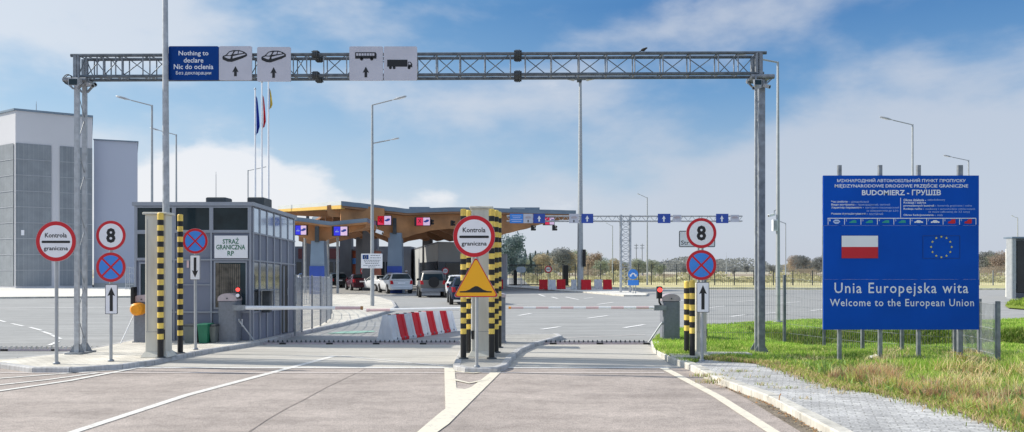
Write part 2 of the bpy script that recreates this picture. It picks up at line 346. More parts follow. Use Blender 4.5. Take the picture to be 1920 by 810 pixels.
# ================================================================== GROUND
def Gs(pts, z=0.): return [G(x, y, z) for x, y in pts]
GRASS_EDGE = Gs([(1223,640),(1228,655),(1250,667),(1290,682),(1325,674),(1440,684),(1500,701),(1580,729),(1690,743),(1780,766),(1910,805),(2050,860),(2250,940)], IZ)
GRASS_FAR = [(30, 9.5), (44, 16), (46, 29.5)] + Gs([(1900,599),(1840,601),(1700,596),(1560,598),(1430,604),(1330,609),(1255,619),(1230,630)], IZ)
GRASS = GRASS_EDGE + GRASS_FAR
apron = [(-160,-8),(24,-8)] + [(24, 6)] + [p for p in GRASS_EDGE[::-1] if p[1] > 7] + GRASS_FAR[::-1][:-2] + [(46,30),(95,30),(95,70)] + [(20,73.5),(2,80),(2,175),(-160,175)]
sheet('plaza_asphalt', apron, 0., 'asphalt_far')
fl = MB(); fl.add([(-4000,70,-.03),(4000,70,-.03),(4000,6000,-.03),(-4000,6000,-.03)], [(0,1,2,3)]); struct('field', fl, 'field')
fl = MB(); fl.add([(-400,-60,-1.6),(400,-60,-1.6),(400,72,-1.6),(-400,72,-1.6)], [(0,1,2,3)]); struct('subsoil', fl, 'grit')
YN = DG(691)
sheet('road', [(-30,-8),(20,-8),(20,7.5)]+Gs([(1720,860),(1575,818),(1500,777),(1440,745),(1335,709),(1290,689)])+[(XX(1262,YN),YN),(-30,YN)], .004, 'asphalt_near')
sheet('concrete_road_slab', [(XX(-20,YN),YN)]+[(XX(1262,YN),YN)]+Gs([(1225,655),(1216,648),(480,648),(300,672),(120,690)]), .006, 'concrete_slab')
sheet('checkpoint_lane_slab', Gs([(480,648),(1216,648),(1216,641),(990,641),(560,641)]), .004, 'concrete_slab')
# ---- painted markings
mk = 0
def line(name, pts, w0, w1, m, z=.010, label='road_marking'):
    ps = [Vector(p) for p in pts]; L_, R_ = [], []
    for i, p in enumerate(ps):
        d = (ps[min(i+1,len(ps)-1)]-ps[max(i-1,0)]).normalized(); nn = Vector((-d.y, d.x)); w = w0+(w1-w0)*i/max(1,len(ps)-1)
        L_.append(tuple(p+nn*w/2)); R_.append(tuple(p-nn*w/2))
    return sheet(name, L_+R_[::-1], z, m)
line('lane_line', Gs([(118,818),(350,742),(628,668)]), .13, .15, 'paint_white', .011)
line('edge_line', Gs([(1460,818),(1345,744),(1244,691)]), .15, .15, 'paint_cream', .011)
line('stop_line', [(XX(210,YN+.02),YN+.02),(XX(1255,YN+.02),YN+.02)], .10, .10, 'paint_worn', .012)
YB = DG(700); line('faded_line', [(XX(-10,YB),YB),(XX(1245,YB),YB)], .07, .07, 'paint_faint', .012)
line('hatch_line', Gs([(-20,737),(130,715),(245,693),(330,675)]), .12, .12, 'paint_white', .013)
line('hatch_line', Gs([(-20,725),(90,713),(185,700)]), .10, .10, 'paint_white', .0125)
line('hatch_line', Gs([(-20,712),(110,702),(240,693)]), .10, .10, 'paint_white', .0120)
line('hatch_line', Gs([(640,668),(860,690)]), .05, .05, 'paint_worn', .0115)
# painted nose in front of the middle island
sheet('island_nose_marking', Gs([(775,818),(812,818),(842,796),(948,690),(930,691),(905,711),(884,727),(872,731),(856,729),(852,691),(833,691),(835,768),(828,773)]), .0140, 'paint_cream')
line('chevron_marking', Gs([(850,697),(888,701),(926,696)]), .09, .09, 'paint_cream', .0175)
line('chevron_marking', Gs([(850,713),(880,720),(912,713)]), .10, .10, 'paint_cream', .0175)
line('road_joint', Gs([(462,814),(500,788),(540,765),(570,750),(610,728),(660,704),(688,691)]), .016, .014, 'joint', .0095)
for x, y, x2, y2 in [(0,600,18,604),(34,609,52,612),(68,616,86,620),(92,624,106,628),(110,631,122,636),(122,642,100,648)]:
    line('dashed_lane_line', Gs([(x-12,y-2),(x2-8,y2)]), .10, .10, 'paint_worn')
for x, y, x2, y2 in [(1102,597,1140,592),(972,592,996,588),(1170,615,1208,609),(1015,618,1050,613),(1370,594,1400,590),(1435,588,1462,586),(1520,583,1545,580),(1060,557,1085,562),(1095,560,1112,558),(1120,571,1150,567),(1010,552,1022,556),(1034,557,1046,560),(1250,567,1290,562),(1380,566,1420,563),(1460,569,1500,566),(1330,577,1360,574),(950,571,992,573)]:
    line('lane_dash', Gs([(x,y),(x2,y2)]), .16, .16, 'paint_worn')
line('lane_edge_line', Gs([(950,638),(1100,632),(1210,628)]), .06, .06, 'paint_faint')
line('far_edge_line', Gs([(-60,578),(60,578),(250,576)]), .28, .28, 'paint_worn')
# ---- kerbed islands
def kerb(name, pts, w, h, m, seg=1.0, z0=-.02, ends=True, zt=None):      # stones set along a line, each with a hairline joint
    mb = MB(); ps = [Vector(p) for p in pts]; zt = h if zt is None else zt
    for a, b in zip(ps, ps[1:]):
        L = (b-a).length; n = max(1, round(L/seg)); d = (b-a)/L; nn = Vector((-d.y, d.x))*w
        for i in range(n):
            p = a+d*(L*i/n+.006); q = a+d*(L*(i+1)/n-.006); dz = random.uniform(-.004, .004)
            c = .018; prof = [(0,z0),(0,h-c+dz),(c/w,h+dz),(1,h+dz),(1,z0)]
            vs = [(p+nn*t).to_tuple()+(z,) for t, z in prof]+[(q+nn*t).to_tuple()+(z,) for t, z in prof]
            mb.add(vs, [(0,1,6,5),(1,2,7,6),(2,3,8,7),(3,4,9,8),(4,3,2,1,0),(5,6,7,8,9)])
    return struct(name, mb, m)
def island(nm, poly, m, km, w=.13):
    p = [Vector(q) for q in poly]; n = len(p)
    if sum(p[i].x*p[(i+1)%n].y-p[(i+1)%n].x*p[i].y for i in range(n)) < 0: p = p[::-1]
    kerb(nm+'_kerb', p+[p[0]], w, IZ, km, .8)
    ins = []
    for i in range(n):
        d0 = (p[i]-p[i-1]).normalized(); d1 = (p[(i+1)%n]-p[i]).normalized(); nn = (Vector((-d0.y,d0.x))+Vector((-d1.y,d1.x)))
        nn.normalize(); k = w/max(.4, nn.dot(Vector((-d1.y,d1.x)))); ins.append(tuple(p[i]+nn*(k-.01)))
    return sheet(nm, ins, IZ-.006, m)
island('booth_island', Gs([(-60,676),(0,681),(60,689),(130,689),(230,683),(290,675),(330,666),(400,653),(470,643),(500,637),(560,622),(640,606),(700,591),(736,580),(744,573),(738,564),(712,556),(680,551),(560,548),(470,548),(400,600),(255,634),(180,650),(110,662),(30,670)], IZ), 'paving_island', 'kerb_dark')
island('middle_island', Gs([(849,684),(872,689),(932,689),(951,683),(962,668),(978,654),(1006,642),(1055,629),(1046,625),(950,626),(905,622),(880,630),(864,652),(856,668)], IZ), 'concrete_mid', 'kerb_dark')
island('plaza_refuge', Gs([(925,536),(1000,541),(1100,547),(1170,553),(1212,553),(1216,550),(1192,546),(1150,542),(1040,538),(925,533)], IZ), 'concrete_pale', 'kerb')
sheet('building_pavement', Gs([(-400,556),(0,557),(140,556),(262,555),(262,538),(-400,538)], IZ), IZ, 'concrete_pale')
kerb('building_kerb', Gs([(-400,556),(0,557),(262,555)], IZ), .3, IZ+.01, 'kerb', 2.)
kerb('far_kerb', [(46,73.2),(2,78.)][::-1], .35, .12, 'kerb', 2.)
sheet('far_verge', [(2.5,78.2),(46,73.6),(95,70.3),(95,95),(2.5,95)], .02, 'concrete_pale')
sheet('verge_grass', [(2.5,80.5),(46,76.),(95,73),(95,101),(2.5,101)], .05, 'field')
# ---- footpath and its kerb on the right
PATH_IN = Gs([(1292,684),(1335,706),(1440,743),(1500,775),(1575,815),(1720,900)], IZ)
PATH_OUT = Gs([(2100,868),(1990,832),(1910,803),(1780,765),(1690,742),(1580,728),(1500,700),(1440,683),(1325,673)], IZ)
sheet('footpath', PATH_IN+PATH_OUT, IZ, 'paving_path')
kerb('footpath_kerb', Gs([(1221,640),(1224,652),(1240,663),(1262,673),(1292,684),(1335,706),(1440,743),(1500,775),(1575,815),(1720,900)], IZ), .17, IZ+.015, 'kerb', 1.)
kerb('path_edging', Gs([(1560,722),(1690,743),(1780,766),(1910,804),(2100,868)], IZ), .06, IZ+.012, 'kerb', .9)
sheet('gutter_grit', Gs([(1290,690),(1335,712),(1440,748),(1500,781),(1575,822),(1700,900),(1640,900),(1520,822),(1452,780),(1400,748),(1330,712)]), .0075, 'grit')
# leaf litter in the gutter, countless scraps
lv = MB(); gl = [Vector(p) for p in Gs([(1335,711),(1440,749),(1500,783),(1575,826)])]
for i in range(1500):
    k = random.randrange(3); t = random.random(); p = gl[k].lerp(gl[k+1], t); q = abs(random.gauss(0,.12)); p = p+Vector((-.8,-.45)).normalized()*q
    a = random.uniform(0,6.3); s_ = random.uniform(.008,.024); z = .012+random.random()*.012
    u = Vector((math.cos(a),math.sin(a),random.uniform(-.3,.5)))*s_; v = Vector((-math.sin(a),math.cos(a),random.uniform(-.3,.5)))*s_*.6; c = Vector((p.x,p.y,z))
    lv.add([c-u,c-v,c+u,c+v],[(0,1,2,3)], random.randrange(3))
tag(lv.build('leaf_litter', ['rust','trunk','leaf_gold']), 'dry brown leaves and grit gathered in the gutter along the footpath kerb', 'leaf litter', kind='stuff')

# ---- grass terrain with a ditch
GX, GY = np.meshgrid(np.arange(2.6, 46, .16), np.arange(8.4, 30.2, .16))
def inpoly(x, y, poly):
    ins = np.zeros(x.shape, bool); n = len(poly); j = n-1
    for i in range(n):
        xi, yi = poly[i]; xj, yj = poly[j]
        c = ((yi > y) != (yj > y)) & (x < (xj-xi)*(y-yi)/((yj-yi) or 1e-9)+xi); ins ^= c; j = i
    return ins
def gz(x, y):
    fade = np.clip((x-6.3)/1.4, 0, 1); fade = fade*fade*(3-2*fade)
    d = (y-20.3)/1.9; dit = -.70*np.clip(1-d*d, 0, 1)**1.5*fade
    n = .03*np.sin(x*2.3+y*1.1)+.02*np.sin(x*5.1-y*3.7)
    mound = .10*np.exp(-((x-8.5)/3.)**2-((y-14.6)/1.6)**2)
    return IZ-.02+n*.7+mound+dit
ins = inpoly(GX, GY, GRASS); Z = gz(GX, GY); ny, nx = GX.shape
idx = np.arange(nx*ny).reshape(ny, nx); ok = ins[:-1,:-1]|ins[1:,:-1]|ins[:-1,1:]|ins[1:,1:]
okall = ins[:-1,:-1]&ins[1:,:-1]&ins[:-1,1:]&ins[1:,1:]
q = np.stack([idx[:-1,:-1], idx[:-1,1:], idx[1:,1:], idx[1:,:-1]], -1)[okall]
me = bpy.data.meshes.new('grass_bank'); me.from_pydata(np.stack([GX.ravel(), GY.ravel(), Z.ravel()], -1).tolist(), [], q.tolist())
me.materials.append(M['grass_ground']); me.polygons.foreach_set('use_smooth', [True]*len(me.polygons)); gb = bpy.data.objects.new('grass_bank', me); col.objects.link(gb); gb['kind'] = 'structure'
sheet('grass_base', GRASS, -.015, 'grass_ground') if False else None
kb = MB()
def blades(name, X, Y, Hh, Wd, C, lean=.45, z=None):
    n = len(X); z = gz(X, Y) if z is None else z
    a = rng.uniform(0, 2*np.pi, n); ca, sa = np.cos(a), np.sin(a); l = rng.normal(0, lean, n)*Hh; b = rng.uniform(0, 2*np.pi, n)
    v = np.zeros((n, 5, 3)); 
    v[:,0] = np.stack([X-ca*Wd, Y-sa*Wd, z-.02], -1); v[:,1] = np.stack([X+ca*Wd, Y+sa*Wd, z-.02], -1)
    mx, my = X+np.cos(b)*l*.35, Y+np.sin(b)*l*.35
    v[:,2] = np.stack([mx+ca*Wd*.8, my+sa*Wd*.8, z+Hh*.6], -1); v[:,3] = np.stack([mx-ca*Wd*.8, my-sa*Wd*.8, z+Hh*.6], -1)
    v[:,4] = np.stack([X+np.cos(b)*l, Y+np.sin(b)*l, z+Hh], -1)
    me = bpy.data.meshes.new(name); base = np.arange(n)*5
    loops = np.concatenate([np.stack([base,base+1,base+2,base+3],-1), np.stack([base+3,base+2,base+4],-1)], 1).ravel()
    me.vertices.add(n*5); me.vertices.foreach_set('co', v.ravel()); me.loops.add(len(loops)); me.loops.foreach_set('vertex_index', loops.astype(np.int32))
    me.polygons.add(2*n); st = np.stack([np.arange(n)*7, np.arange(n)*7+4], -1).ravel(); me.polygons.foreach_set('loop_start', st.astype(np.int32))
    me.update(calc_edges=True)
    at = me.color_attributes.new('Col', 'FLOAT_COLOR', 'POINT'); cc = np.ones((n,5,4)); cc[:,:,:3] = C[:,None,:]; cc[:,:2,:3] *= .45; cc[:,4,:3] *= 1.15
    at.data.foreach_set('color', cc.ravel()); me.materials.append(M['blades']); o = bpy.data.objects.new(name, me); col.objects.link(o); return o
def scatter(n, x0, x1, y0, y1, pw=1.6):
    u = rng.random(n); a, b = y0**(1-pw), y1**(1-pw); Y = (a+(b-a)*u)**(1/(1-pw)); X = rng.uniform(x0, x1, n); k = inpoly(X, Y, GRASS); return X[k], Y[k]
X, Y = scatter(620000, 2.6, 21, 8.6, 30); k = (X/Y < .72); X, Y = X[k], Y[k]
clump = np.sin(X*1.7+Y*.9)*np.sin(X*.8-Y*1.9)+.5*np.sin(X*4.1+1)*np.sin(Y*3.7)
edge = np.clip((17.6-Y)/2.2, 0, 1)*np.clip((X-4.8)/1.5, 0, 1)                     # unmown strip beside the path
tall = np.clip((14.2-Y)/1.2, 0, 1)*np.clip((X-5.5)/2, 0, 1)
strawy = np.clip(edge*(.02+.50*tall*(X-6)/4+.42*np.sin(X*2.9+Y*.7)*np.sin(Y*3.1-X*1.3)), 0, .8)*(Y < 15.9)
Hh = (.05+.05*rng.random(len(X)))*(1+.3*edge)+(.25*edge+tall)*np.clip(.15+.13*clump, .02, .34)*rng.random(len(X))
base = np.array([.44,.66,.11]); dark = np.array([.20,.33,.06]); yel = np.array([.78,.80,.28]); straw = np.array([.95,.80,.46]); brown = np.array([.58,.38,.20])
t = np.clip(.5+.35*clump+rng.normal(0,.22,len(X)), 0, 1)[:,None]; C = dark*(1-t)+base*t
r2 = rng.random(len(X)); C[r2 < .22] = yel*.9; isst = rng.random(len(X)) < strawy; C[isst] = straw; C[isst & (rng.random(len(X)) < .3)] = brown
C[Y>17.8] = C[Y>17.8]*np.array([1.05,1.1,1.0]); ditch = (np.abs(Y-20.6) < 1.9)&(X > 6.6); C[ditch] = C[ditch]*.52; Hh[ditch] *= 1.9  # ditch grass darkened to paint in the shade there
pe = [Vector(p) for p in Gs([(1325,673),(1440,683),(1500,700),(1580,728),(1690,742),(1780,765),(1910,803),(1990,832)], IZ)]
dmin = np.full(len(X), 9.)
for a_, b_ in zip(pe, pe[1:]):
    d_ = b_-a_; tt = np.clip(((X-a_.x)*d_.x+(Y-a_.y)*d_.y)/d_.length_squared, 0, 1); dmin = np.minimum(dmin, np.hypot(X-a_.x-tt*d_.x, Y-a_.y-tt*d_.y))
fr = rng.random(len(X)) < np.clip(1.0-dmin/(.30+.25*np.abs(np.sin(X*3.3))), 0, .85)
C[fr] = np.where(rng.random((fr.sum(),1)) < .55, np.array([[.80,.62,.38]]), np.array([[.50,.36,.22]])); Hh[fr] *= .6
C *= rng.uniform(.75, 1.2, len(X))[:,None]; Hh[isst] *= 1.35
Wd = .0032+.0042*(Y/14)*rng.uniform(.6,1.2,len(X))
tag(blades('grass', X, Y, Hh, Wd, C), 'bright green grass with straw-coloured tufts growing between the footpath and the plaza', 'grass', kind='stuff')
tx, ty, th, tc_ = [], [], [], []
for k in range(150):       # tall dry tufts in the unmown strip
    a_ = random.random(); p_ = Vector(G(1560+a_*420, 712+a_*96, IZ)); q_ = Vector((1,.9)).normalized()*abs(random.gauss(.25,.55)); p_ = p_+q_; cc_ = random.choice([(.86,.70,.42),(.70,.50,.28),(.45,.30,.18),(.62,.66,.22)]); hh_ = random.uniform(.12,.30)
    for j in range(random.randrange(40,110)): tx.append(p_.x+random.gauss(0,.06)); ty.append(p_.y+random.gauss(0,.05)); th.append(hh_*random.uniform(.5,1.1)); tc_.append(tuple(c*random.uniform(.7,1.15) for c in cc_))
tx, ty, th = np.array(tx), np.array(ty), np.array(th); k = inpoly(tx, ty, GRASS)
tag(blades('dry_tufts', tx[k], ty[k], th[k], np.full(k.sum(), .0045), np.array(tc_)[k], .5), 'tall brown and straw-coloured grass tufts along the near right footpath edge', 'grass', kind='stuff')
# broad leaves in the weedy strip and on the ditch slopes
X, Y = scatter(26000, 5, 15, 8.6, 24, 1.2); k = ((Y < 15.4)&(rng.random(len(X)) < .5))|((np.abs(Y-20.9) < 1.6)&(X > 6.8)); X, Y = X[k], Y[k]
C = np.array([.26,.38,.12])*rng.uniform(.5,1.5,len(X))[:,None]; C[rng.random(len(X)) < .15] = (.40,.42,.10)
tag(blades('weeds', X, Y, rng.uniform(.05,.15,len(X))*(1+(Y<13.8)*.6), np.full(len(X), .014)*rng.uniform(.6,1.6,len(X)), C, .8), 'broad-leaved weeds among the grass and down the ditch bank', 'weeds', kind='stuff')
line('soil_edge', Gs([(1420,681),(1500,699),(1580,727),(1690,741),(1780,764),(1910,802),(2050,855)], IZ), .22, .22, 'soil', IZ+.014)
FX, FY = [], []
for a_, b_ in zip(pe, pe[1:]):
    L_ = (b_-a_).length; n_ = int(L_*900)
    for i_ in range(n_):
        p_ = a_.lerp(b_, random.random()); s_ = .05+.13*abs(math.sin(p_.x*2.1)*math.sin(p_.x*5.3+1)); q_ = p_+Vector(((b_-a_).y, -(b_-a_).x)).normalized()*random.gauss(0, s_)*-1
        FX.append(q_.x); FY.append(q_.y)
FX, FY = np.array(FX), np.array(FY); C = np.where(rng.random((len(FX),1)) < .45, np.array([[.80,.62,.36]]), np.array([[.48,.60,.14]]))*rng.uniform(.5,1.15,len(FX))[:,None]
tag(blades('grass_fringe', FX, FY, rng.uniform(.03,.10,len(FX)), np.full(len(FX),.006), C, 1.0, np.full(len(FX), IZ)), 'ragged fringe of dry and green grass creeping over the footpath edge', 'grass', kind='stuff')
# sparse weeds in path joints
mb = []; PX = []; PY = []
for cx, cy, n in [(1385,697,110),(1353,712,60),(1345,705,50),(1435,722,60),(1470,728,70),(1545,728,60),(1580,738,60),(1330,716,120),(1318,704,120),(1500,748,30),(1420,708,60)]:
    gx, gy = G(cx, cy, IZ)
    for i in range(n//2): PX.append(gx+random.gauss(0,.12)); PY.append(gy+random.gauss(0,.05))
PX, PY = np.array(PX), np.array(PY); C = np.where(rng.random((len(PX),1)) < .5, np.array([[.75,.62,.40]]), np.array([[.45,.52,.18]]))
tag(blades('path_tufts', PX, PY, rng.uniform(.02,.06,len(PX)), np.full(len(PX),.006), C, 1.2, np.full(len(PX), IZ)), 'small dry tufts sprouting from joints of the grey footpath', 'weeds', kind='stuff')

# ================================================================== PORTAL GANTRY
DGN = 16.62; zf = IZ
x1_, x2_ = XX(144,DGN), XX(1428,DGN)
g = thing('sign_gantry', ((x1_+x2_)/2, DGN, 0), 'long galvanised lattice portal spanning the whole road and carrying the overhead signs', 'gantry')
zl = lambda x, a, b: a+(b-a)*(x-x1_)/(x2_-x1_)
tF, tB = (ZZ(103.5,DGN), ZZ(98.5,DGN)), None
zt = lambda x: zl(x, ZZ(104,DGN), ZZ(99,DGN)); zb = lambda x: zl(x, ZZ(143.5,DGN), ZZ(137.5,DGN))
bw = .32
for yy, zz, xa, xb in [(0,zt,XX(133,DGN),XX(1437,DGN)),(bw,zt,XX(146,DGN),XX(1430,DGN)),(0,zb,XX(146,DGN),XX(1432,DGN)),(bw,zb,XX(146,DGN),XX(1430,DGN))]:
    MB().tube((xa,DGN+yy,zz(xa)), (xb,DGN+yy,zz(xb)), .035, 10).build('chord', 'beam_steel', g)
ups = [147,162,182,194,217,229,268,281,320,352,380,412,440,470,492,520,550,575,607,650,690,735,780,818,862,909,957,985,1034,1086,1138,1190,1243,1294,1347,1384,1419]
for px in ups:
    x = XX(px, DGN); m = MB()
    for yy in (0, bw): m.tube((x,DGN+yy,zb(x)), (x,DGN+yy,zt(x)), .014 if 150 < px < 1410 else .04, 6)
    m.tube((x,DGN,zt(x)), (x,DGN+bw,zt(x)), .014, 6); m.tube((x,DGN,zb(x)), (x,DGN+bw,zb(x)), .014, 6)
    m.build('upright', 'galv', g)
pan = [p for p in ups if p not in (182,217,268)]
for a, b in zip(pan, pan[1:]):
    if (a, b) == (957, 985) or (a,b)==(575,607): continue
    xa, xb = XX(a,DGN), XX(b,DGN); m = MB()
    m.tube((xa,DGN,zb(xa)), (xb,DGN,zt(xb)), .010, 6); m.build('diagonal_brace', 'beam_steel', g)
    MB().tube((xa,DGN+bw,zt(xa)), (xb,DGN+bw,zb(xb)), .010, 6).build('diagonal_brace', 'beam_steel', g)
for px in (592, 971):
    x = XX(px, DGN)
    for zz in (zt, zb):
        m = MB()
        for yy in (0, bw):
            m = MB()
            for dx in (-.05, -.015, .02):
                m.tube((x+dx,DGN+yy,zz(x)), (x+dx+.028,DGN+yy,zz(x)), .085, 14)
            for k in range(6):
                a = k*math.pi/3; m.tube((x-.08,DGN+yy+.06*math.cos(a),zz(x)+.06*math.sin(a)), (x+.08,DGN+yy+.06*math.cos(a),zz(x)+.06*math.sin(a)), .012, 6)
            m.build('flange_joint', 'dark_steel', g)
def column(px, side):
    x = XX(px, DGN); ztop = zb(x)-.10; m = MB()
    wl = .11
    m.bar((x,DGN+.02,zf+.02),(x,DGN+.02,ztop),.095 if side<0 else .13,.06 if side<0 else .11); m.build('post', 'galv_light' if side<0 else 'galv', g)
    m = MB(); m.bar((x,DGN+bw,zf+.02),(x,DGN+bw,ztop),.09,.05); m.build('post', 'galv_light', g)
    m = MB(); n = 9
    for i in range(n):
        z0 = zf+.25+(ztop-zf-.4)*i/n; z1 = zf+.25+(ztop-zf-.4)*(i+1)/n
        a, b = (.02, bw) if i % 2 else (bw, .02)
        m.tube((x,DGN+a,z0),(x,DGN+b,z1),.009,6)
    m.build('lacing', 'galv', g)
    m = MB().box(x-.17,x+.17,DGN-.15,DGN+bw+.15,zf-.02,zf+.025)
    for sx in (-1,1):
        for yy in (.02,bw): m.add([(x+sx*.055,DGN+yy-.01,zf+.02),(x+sx*.16,DGN+yy-.01,zf+.02),(x+sx*.055,DGN+yy-.01,zf+.2),(x+sx*.055,DGN+yy+.01,zf+.02),(x+sx*.16,DGN+yy+.01,zf+.02),(x+sx*.055,DGN+yy+.01,zf+.2)],[(0,1,2),(5,4,3),(0,2,5,3),(1,4,5,2)])
    m.build('base_plate', 'galv', g)
    m = MB().box(x-.20,x+.20,DGN-.10,DGN+bw+.12,ztop-.0,ztop+.05).tube((x-.24,DGN-.06,ztop+.02),(x+.24,DGN-.06,ztop+.02),.05,10).tube((x-.2,DGN+bw+.05,ztop+.02),(x+.2,DGN+bw+.05,ztop+.02),.05,10)
    for k in (-1,1): m.bar((x+k*.05,DGN-.03,ztop-.16),(x+k*.22,DGN-.03,ztop),.05,.03); m.bar((x+k*.05,DGN+bw,ztop-.16),(x+k*.2,DGN+bw,ztop),.05,.03)
    m.build('head_bracket', 'galv', g)
    for k in (0, bw): MB().bar((x-.02,DGN+k,ztop),(x-.02,DGN+k,zt(x)),.07,.07).build('head_post', 'galv', g)
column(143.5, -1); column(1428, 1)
# cable coil and loudspeaker at the left head
xh, zh = XX(132, DGN), ZZ(151, DGN)
cc = thing('cable_coil', (xh, DGN-.1, zh), 'black cable coiled beside the left head of the gantry', 'cable')
m = MB(); pts = [(xh+.095*math.cos(a), DGN-.12+.01*i, zh+.10*math.sin(a)) for i, a in enumerate([k*.35 for k in range(38)])]
pts = [(xh+.095*math.cos(k*.35), DGN-.12+.003*k, zh+.10*math.sin(k*.35)) for k in range(37)]; m.path(pts, .009, 5); m.build('loop', 'black', cc)
def floodlight(px, py, D, r, dirx, label, grp=None, sz=1.):
    x, z = XX(px,D), ZZ(py,D); t = thing('floodlight', (x,D,z), label, 'floodlight', grp)
    m = MB(); w, h, d = .2*sz, .15*sz, .12*sz
    m.add([(x-w/2,D-d,z-h*.8),(x+w/2,D-d,z-h*.8),(x+w/2,D-d,z+h*.2),(x-w/2,D-d,z+h*.2),(x-w*.3,D+d,z-h*.2),(x+w*.3,D+d,z-h*.2),(x+w*.3,D+d,z+h*.5),(x-w*.3,D+d,z+h*.5)],[(0,1,2,3),(7,6,5,4),(0,4,5,1),(1,5,6,2),(2,6,7,3),(3,7,4,0)]); m.build('lamp_housing','galv_light',t)
    MB().box(x-w*.42,x+w*.42,D-d-.006,D-d-.002,z-h*.7,z+h*.1).build('lens','glass',t); MB().bar((x,D+d*.6,z),(x,D+d*.6+.02,z+h*1.1),.03,.02).build('bracket','galv',t)
floodlight(143, 152, DGN-.2, .1, 0, 'pale floodlight clamped to the left head of the gantry')
floodlight(1419, 153, DGN-.2, .1, 0, 'pale floodlight clamped to the right head of the gantry', sz=.8)
def camera_unit(px, py, D, label, L=.26, dx=-1, c='galv_light', s=1.):
    x, z = XX(px,D), ZZ(py,D); t = thing('surveillance_camera', (x,D,z), label, 'camera')
    MB().bar((x,D,z),(x+dx*L,D-.08,z-.05*s),.075*s,.07*s).build('body', c, t); MB().tube((x+dx*(L-.01),D-.08,z-.05*s),(x+dx*(L+.012),D-.083,z-.052*s),.028*s,10).build('lens','black',t)
    MB().bar((x,D+.02,z),(x,D+.02,z+.12*s),.02,.02).tube((x,D+.02,z+.10*s),(x-dx*.06,D+.04,z+.14*s),.012,6).build('mount','galv',t)
camera_unit(165, 158, DGN-.05, 'small grey camera under the left end of the gantry beam, right of the post', .14, 1)
camera_unit(1425, 162, DGN-.12, 'grey camera hanging under the right head of the gantry, left of the post top', .16, -1)
camera_unit(1432, 160, DGN-.1, 'grey camera hanging under the right head of the gantry, right of the post top', .1, 1)
b = thing('bird', (XX(1207,DGN), DGN, zt(XX(1207,DGN))+.03), 'small dark bird perched on the top chord of the gantry', 'bird')
bx, bz = XX(1207,DGN), zt(XX(1207,DGN))+.035
m = MB(); pr = [(-.06,.012,.008),(-.04,.03,.024),(0,.04,.034),(.035,.06,.022),(.055,.075,.018),(.068,.075,.012),(.08,.072,.003)]
for (xa,za,ra),(xb,zb_,rb) in zip(pr, pr[1:]): m.tube((bx+xa,DGN,bz+za),(bx+xb,DGN,bz+zb_),ra,8,rb)
m.tube((bx-.06,DGN,bz+.012),(bx-.12,DGN,bz-.01),.008,6,.004).tube((bx,DGN-.01,bz+.02),(bx,DGN-.01,bz),.003,4).tube((bx+.01,DGN+.01,bz+.02),(bx+.01,DGN+.01,bz),.003,4); m.build('body','bird',b)

# ---- overhead panels
DS = DGN-.12
def panel(px0, px1, py0, py1, m, parent, D=DS, r=.03, nm='panel', border=None):
    x0, x1, z0, z1 = XX(px0,D), XX(px1,D), ZZ(py1,D), ZZ(py0,D)
    o = MB().xz(rrect(x0,x1,z0,z1,r), D, .03).build(nm, m, parent)
    MB().frame(x0+.006,x1-.006,z0+.006,z1-.006,.02,D+.032,.02).build('frame','galv',parent)
    MB().bar(((x0*2+x1)/3,D+.06,z0+.03),((x0*2+x1)/3,D+.06,z1-.03),.04,.04).bar(((x0+2*x1)/3,D+.06,z0+.03),((x0+2*x1)/3,D+.06,z1-.03),.04,.04).build('clamp','galv',parent)
    return x0, x1, z0, z1
def car_pic(px, py, D, parent, s=1.):
    # three-quarter car drawing: dark front and side with light body panels
    u = D/S*s*1.1; f = lambda pts: [(XX(px,D)+a*u, ZZ(py,D)-b_*u) for a, b_ in pts]; m = MB(); y = D-.004
    m.xz(f([(-21,4),(-20,1),(-15,-1),(-9,-7),(-2,-9),(8,-9),(16,-6.5),(21,-3),(21,1),(14,4.5),(4,8),(-5,11),(-12,10.5),(-20,7)]), y, .003); m.build('car_symbol', 'black', parent)
    m = MB()
    for q in ([(-12.5,-1),(-8,-5.8),(-2,-6.8),(-5,-1.6),(-8.5,-.2)], [(-18,2.4),(-13,.8),(-6,1.2),(-7.5,5.6),(-11,5.4)], [(-2.2,-2),(1,-7),(6,-7.2),(5,-2.8)], [(6.6,-3),(7.6,-7),(13,-5.8),(15,-4.2)], [(-3,1.5),(6,-.8),(18,-3),(18.4,-1.4),(8,2),(-3.4,5.2)]): m.xz(f(q), y-.002, .0015)
    m.build('car_detail','grey_sign',parent)
def arrow(px, py0, py1, D, parent, wpx=12, spx=5, m='black', hh=None, dn=False):
    u = D/S; x = XX(px,D); a, b_ = ZZ(py0,D), ZZ(py1,D)
    if dn: a, b_ = b_, a
    hd = (hh or wpx*.85)*u*(-1 if dn else 1)
    MB().xz([(x-spx/2*u,b_),(x+spx/2*u,b_),(x+spx/2*u,a-hd),(x+wpx/2*u,a-hd*1.12),(x,a),(x-wpx/2*u,a-hd*1.12),(x-spx/2*u,a-hd)], D-.004, .003).build('arrow_symbol', m, parent)
t = thing('overhead_sign', (XX(394,DS),DS,ZZ(118,DS)), 'overhead board with blue "Nothing to declare" half and white car half on the gantry', 'sign')
panel(316,410,86.5,150,'panel_blue',t); panel(410.6,472,86.5,150.5,'grey_sign',t)
for s_, py, w, h in [('Nothing to',101,56,11),('declare',113,37,9),('Nic do oclenia',125,74,9.5)]: text(s_, XX(363,DS), ZZ(py,DS), DS-.004, h*DS/S, 'letter', t, w*DS/S, .012)
text('Без декларации', XX(363,DS), ZZ(137.5,DS), DS-.004, 8*DS/S, 'letter', t, 66*DS/S, .004)
car_pic(440,104,DS,t); arrow(441.5,124,143,DS,t)
t = thing('overhead_sign', (XX(513,DS),DS,ZZ(120,DS)), 'single square white sign with a car symbol above an up arrow, hung on the gantry', 'sign')
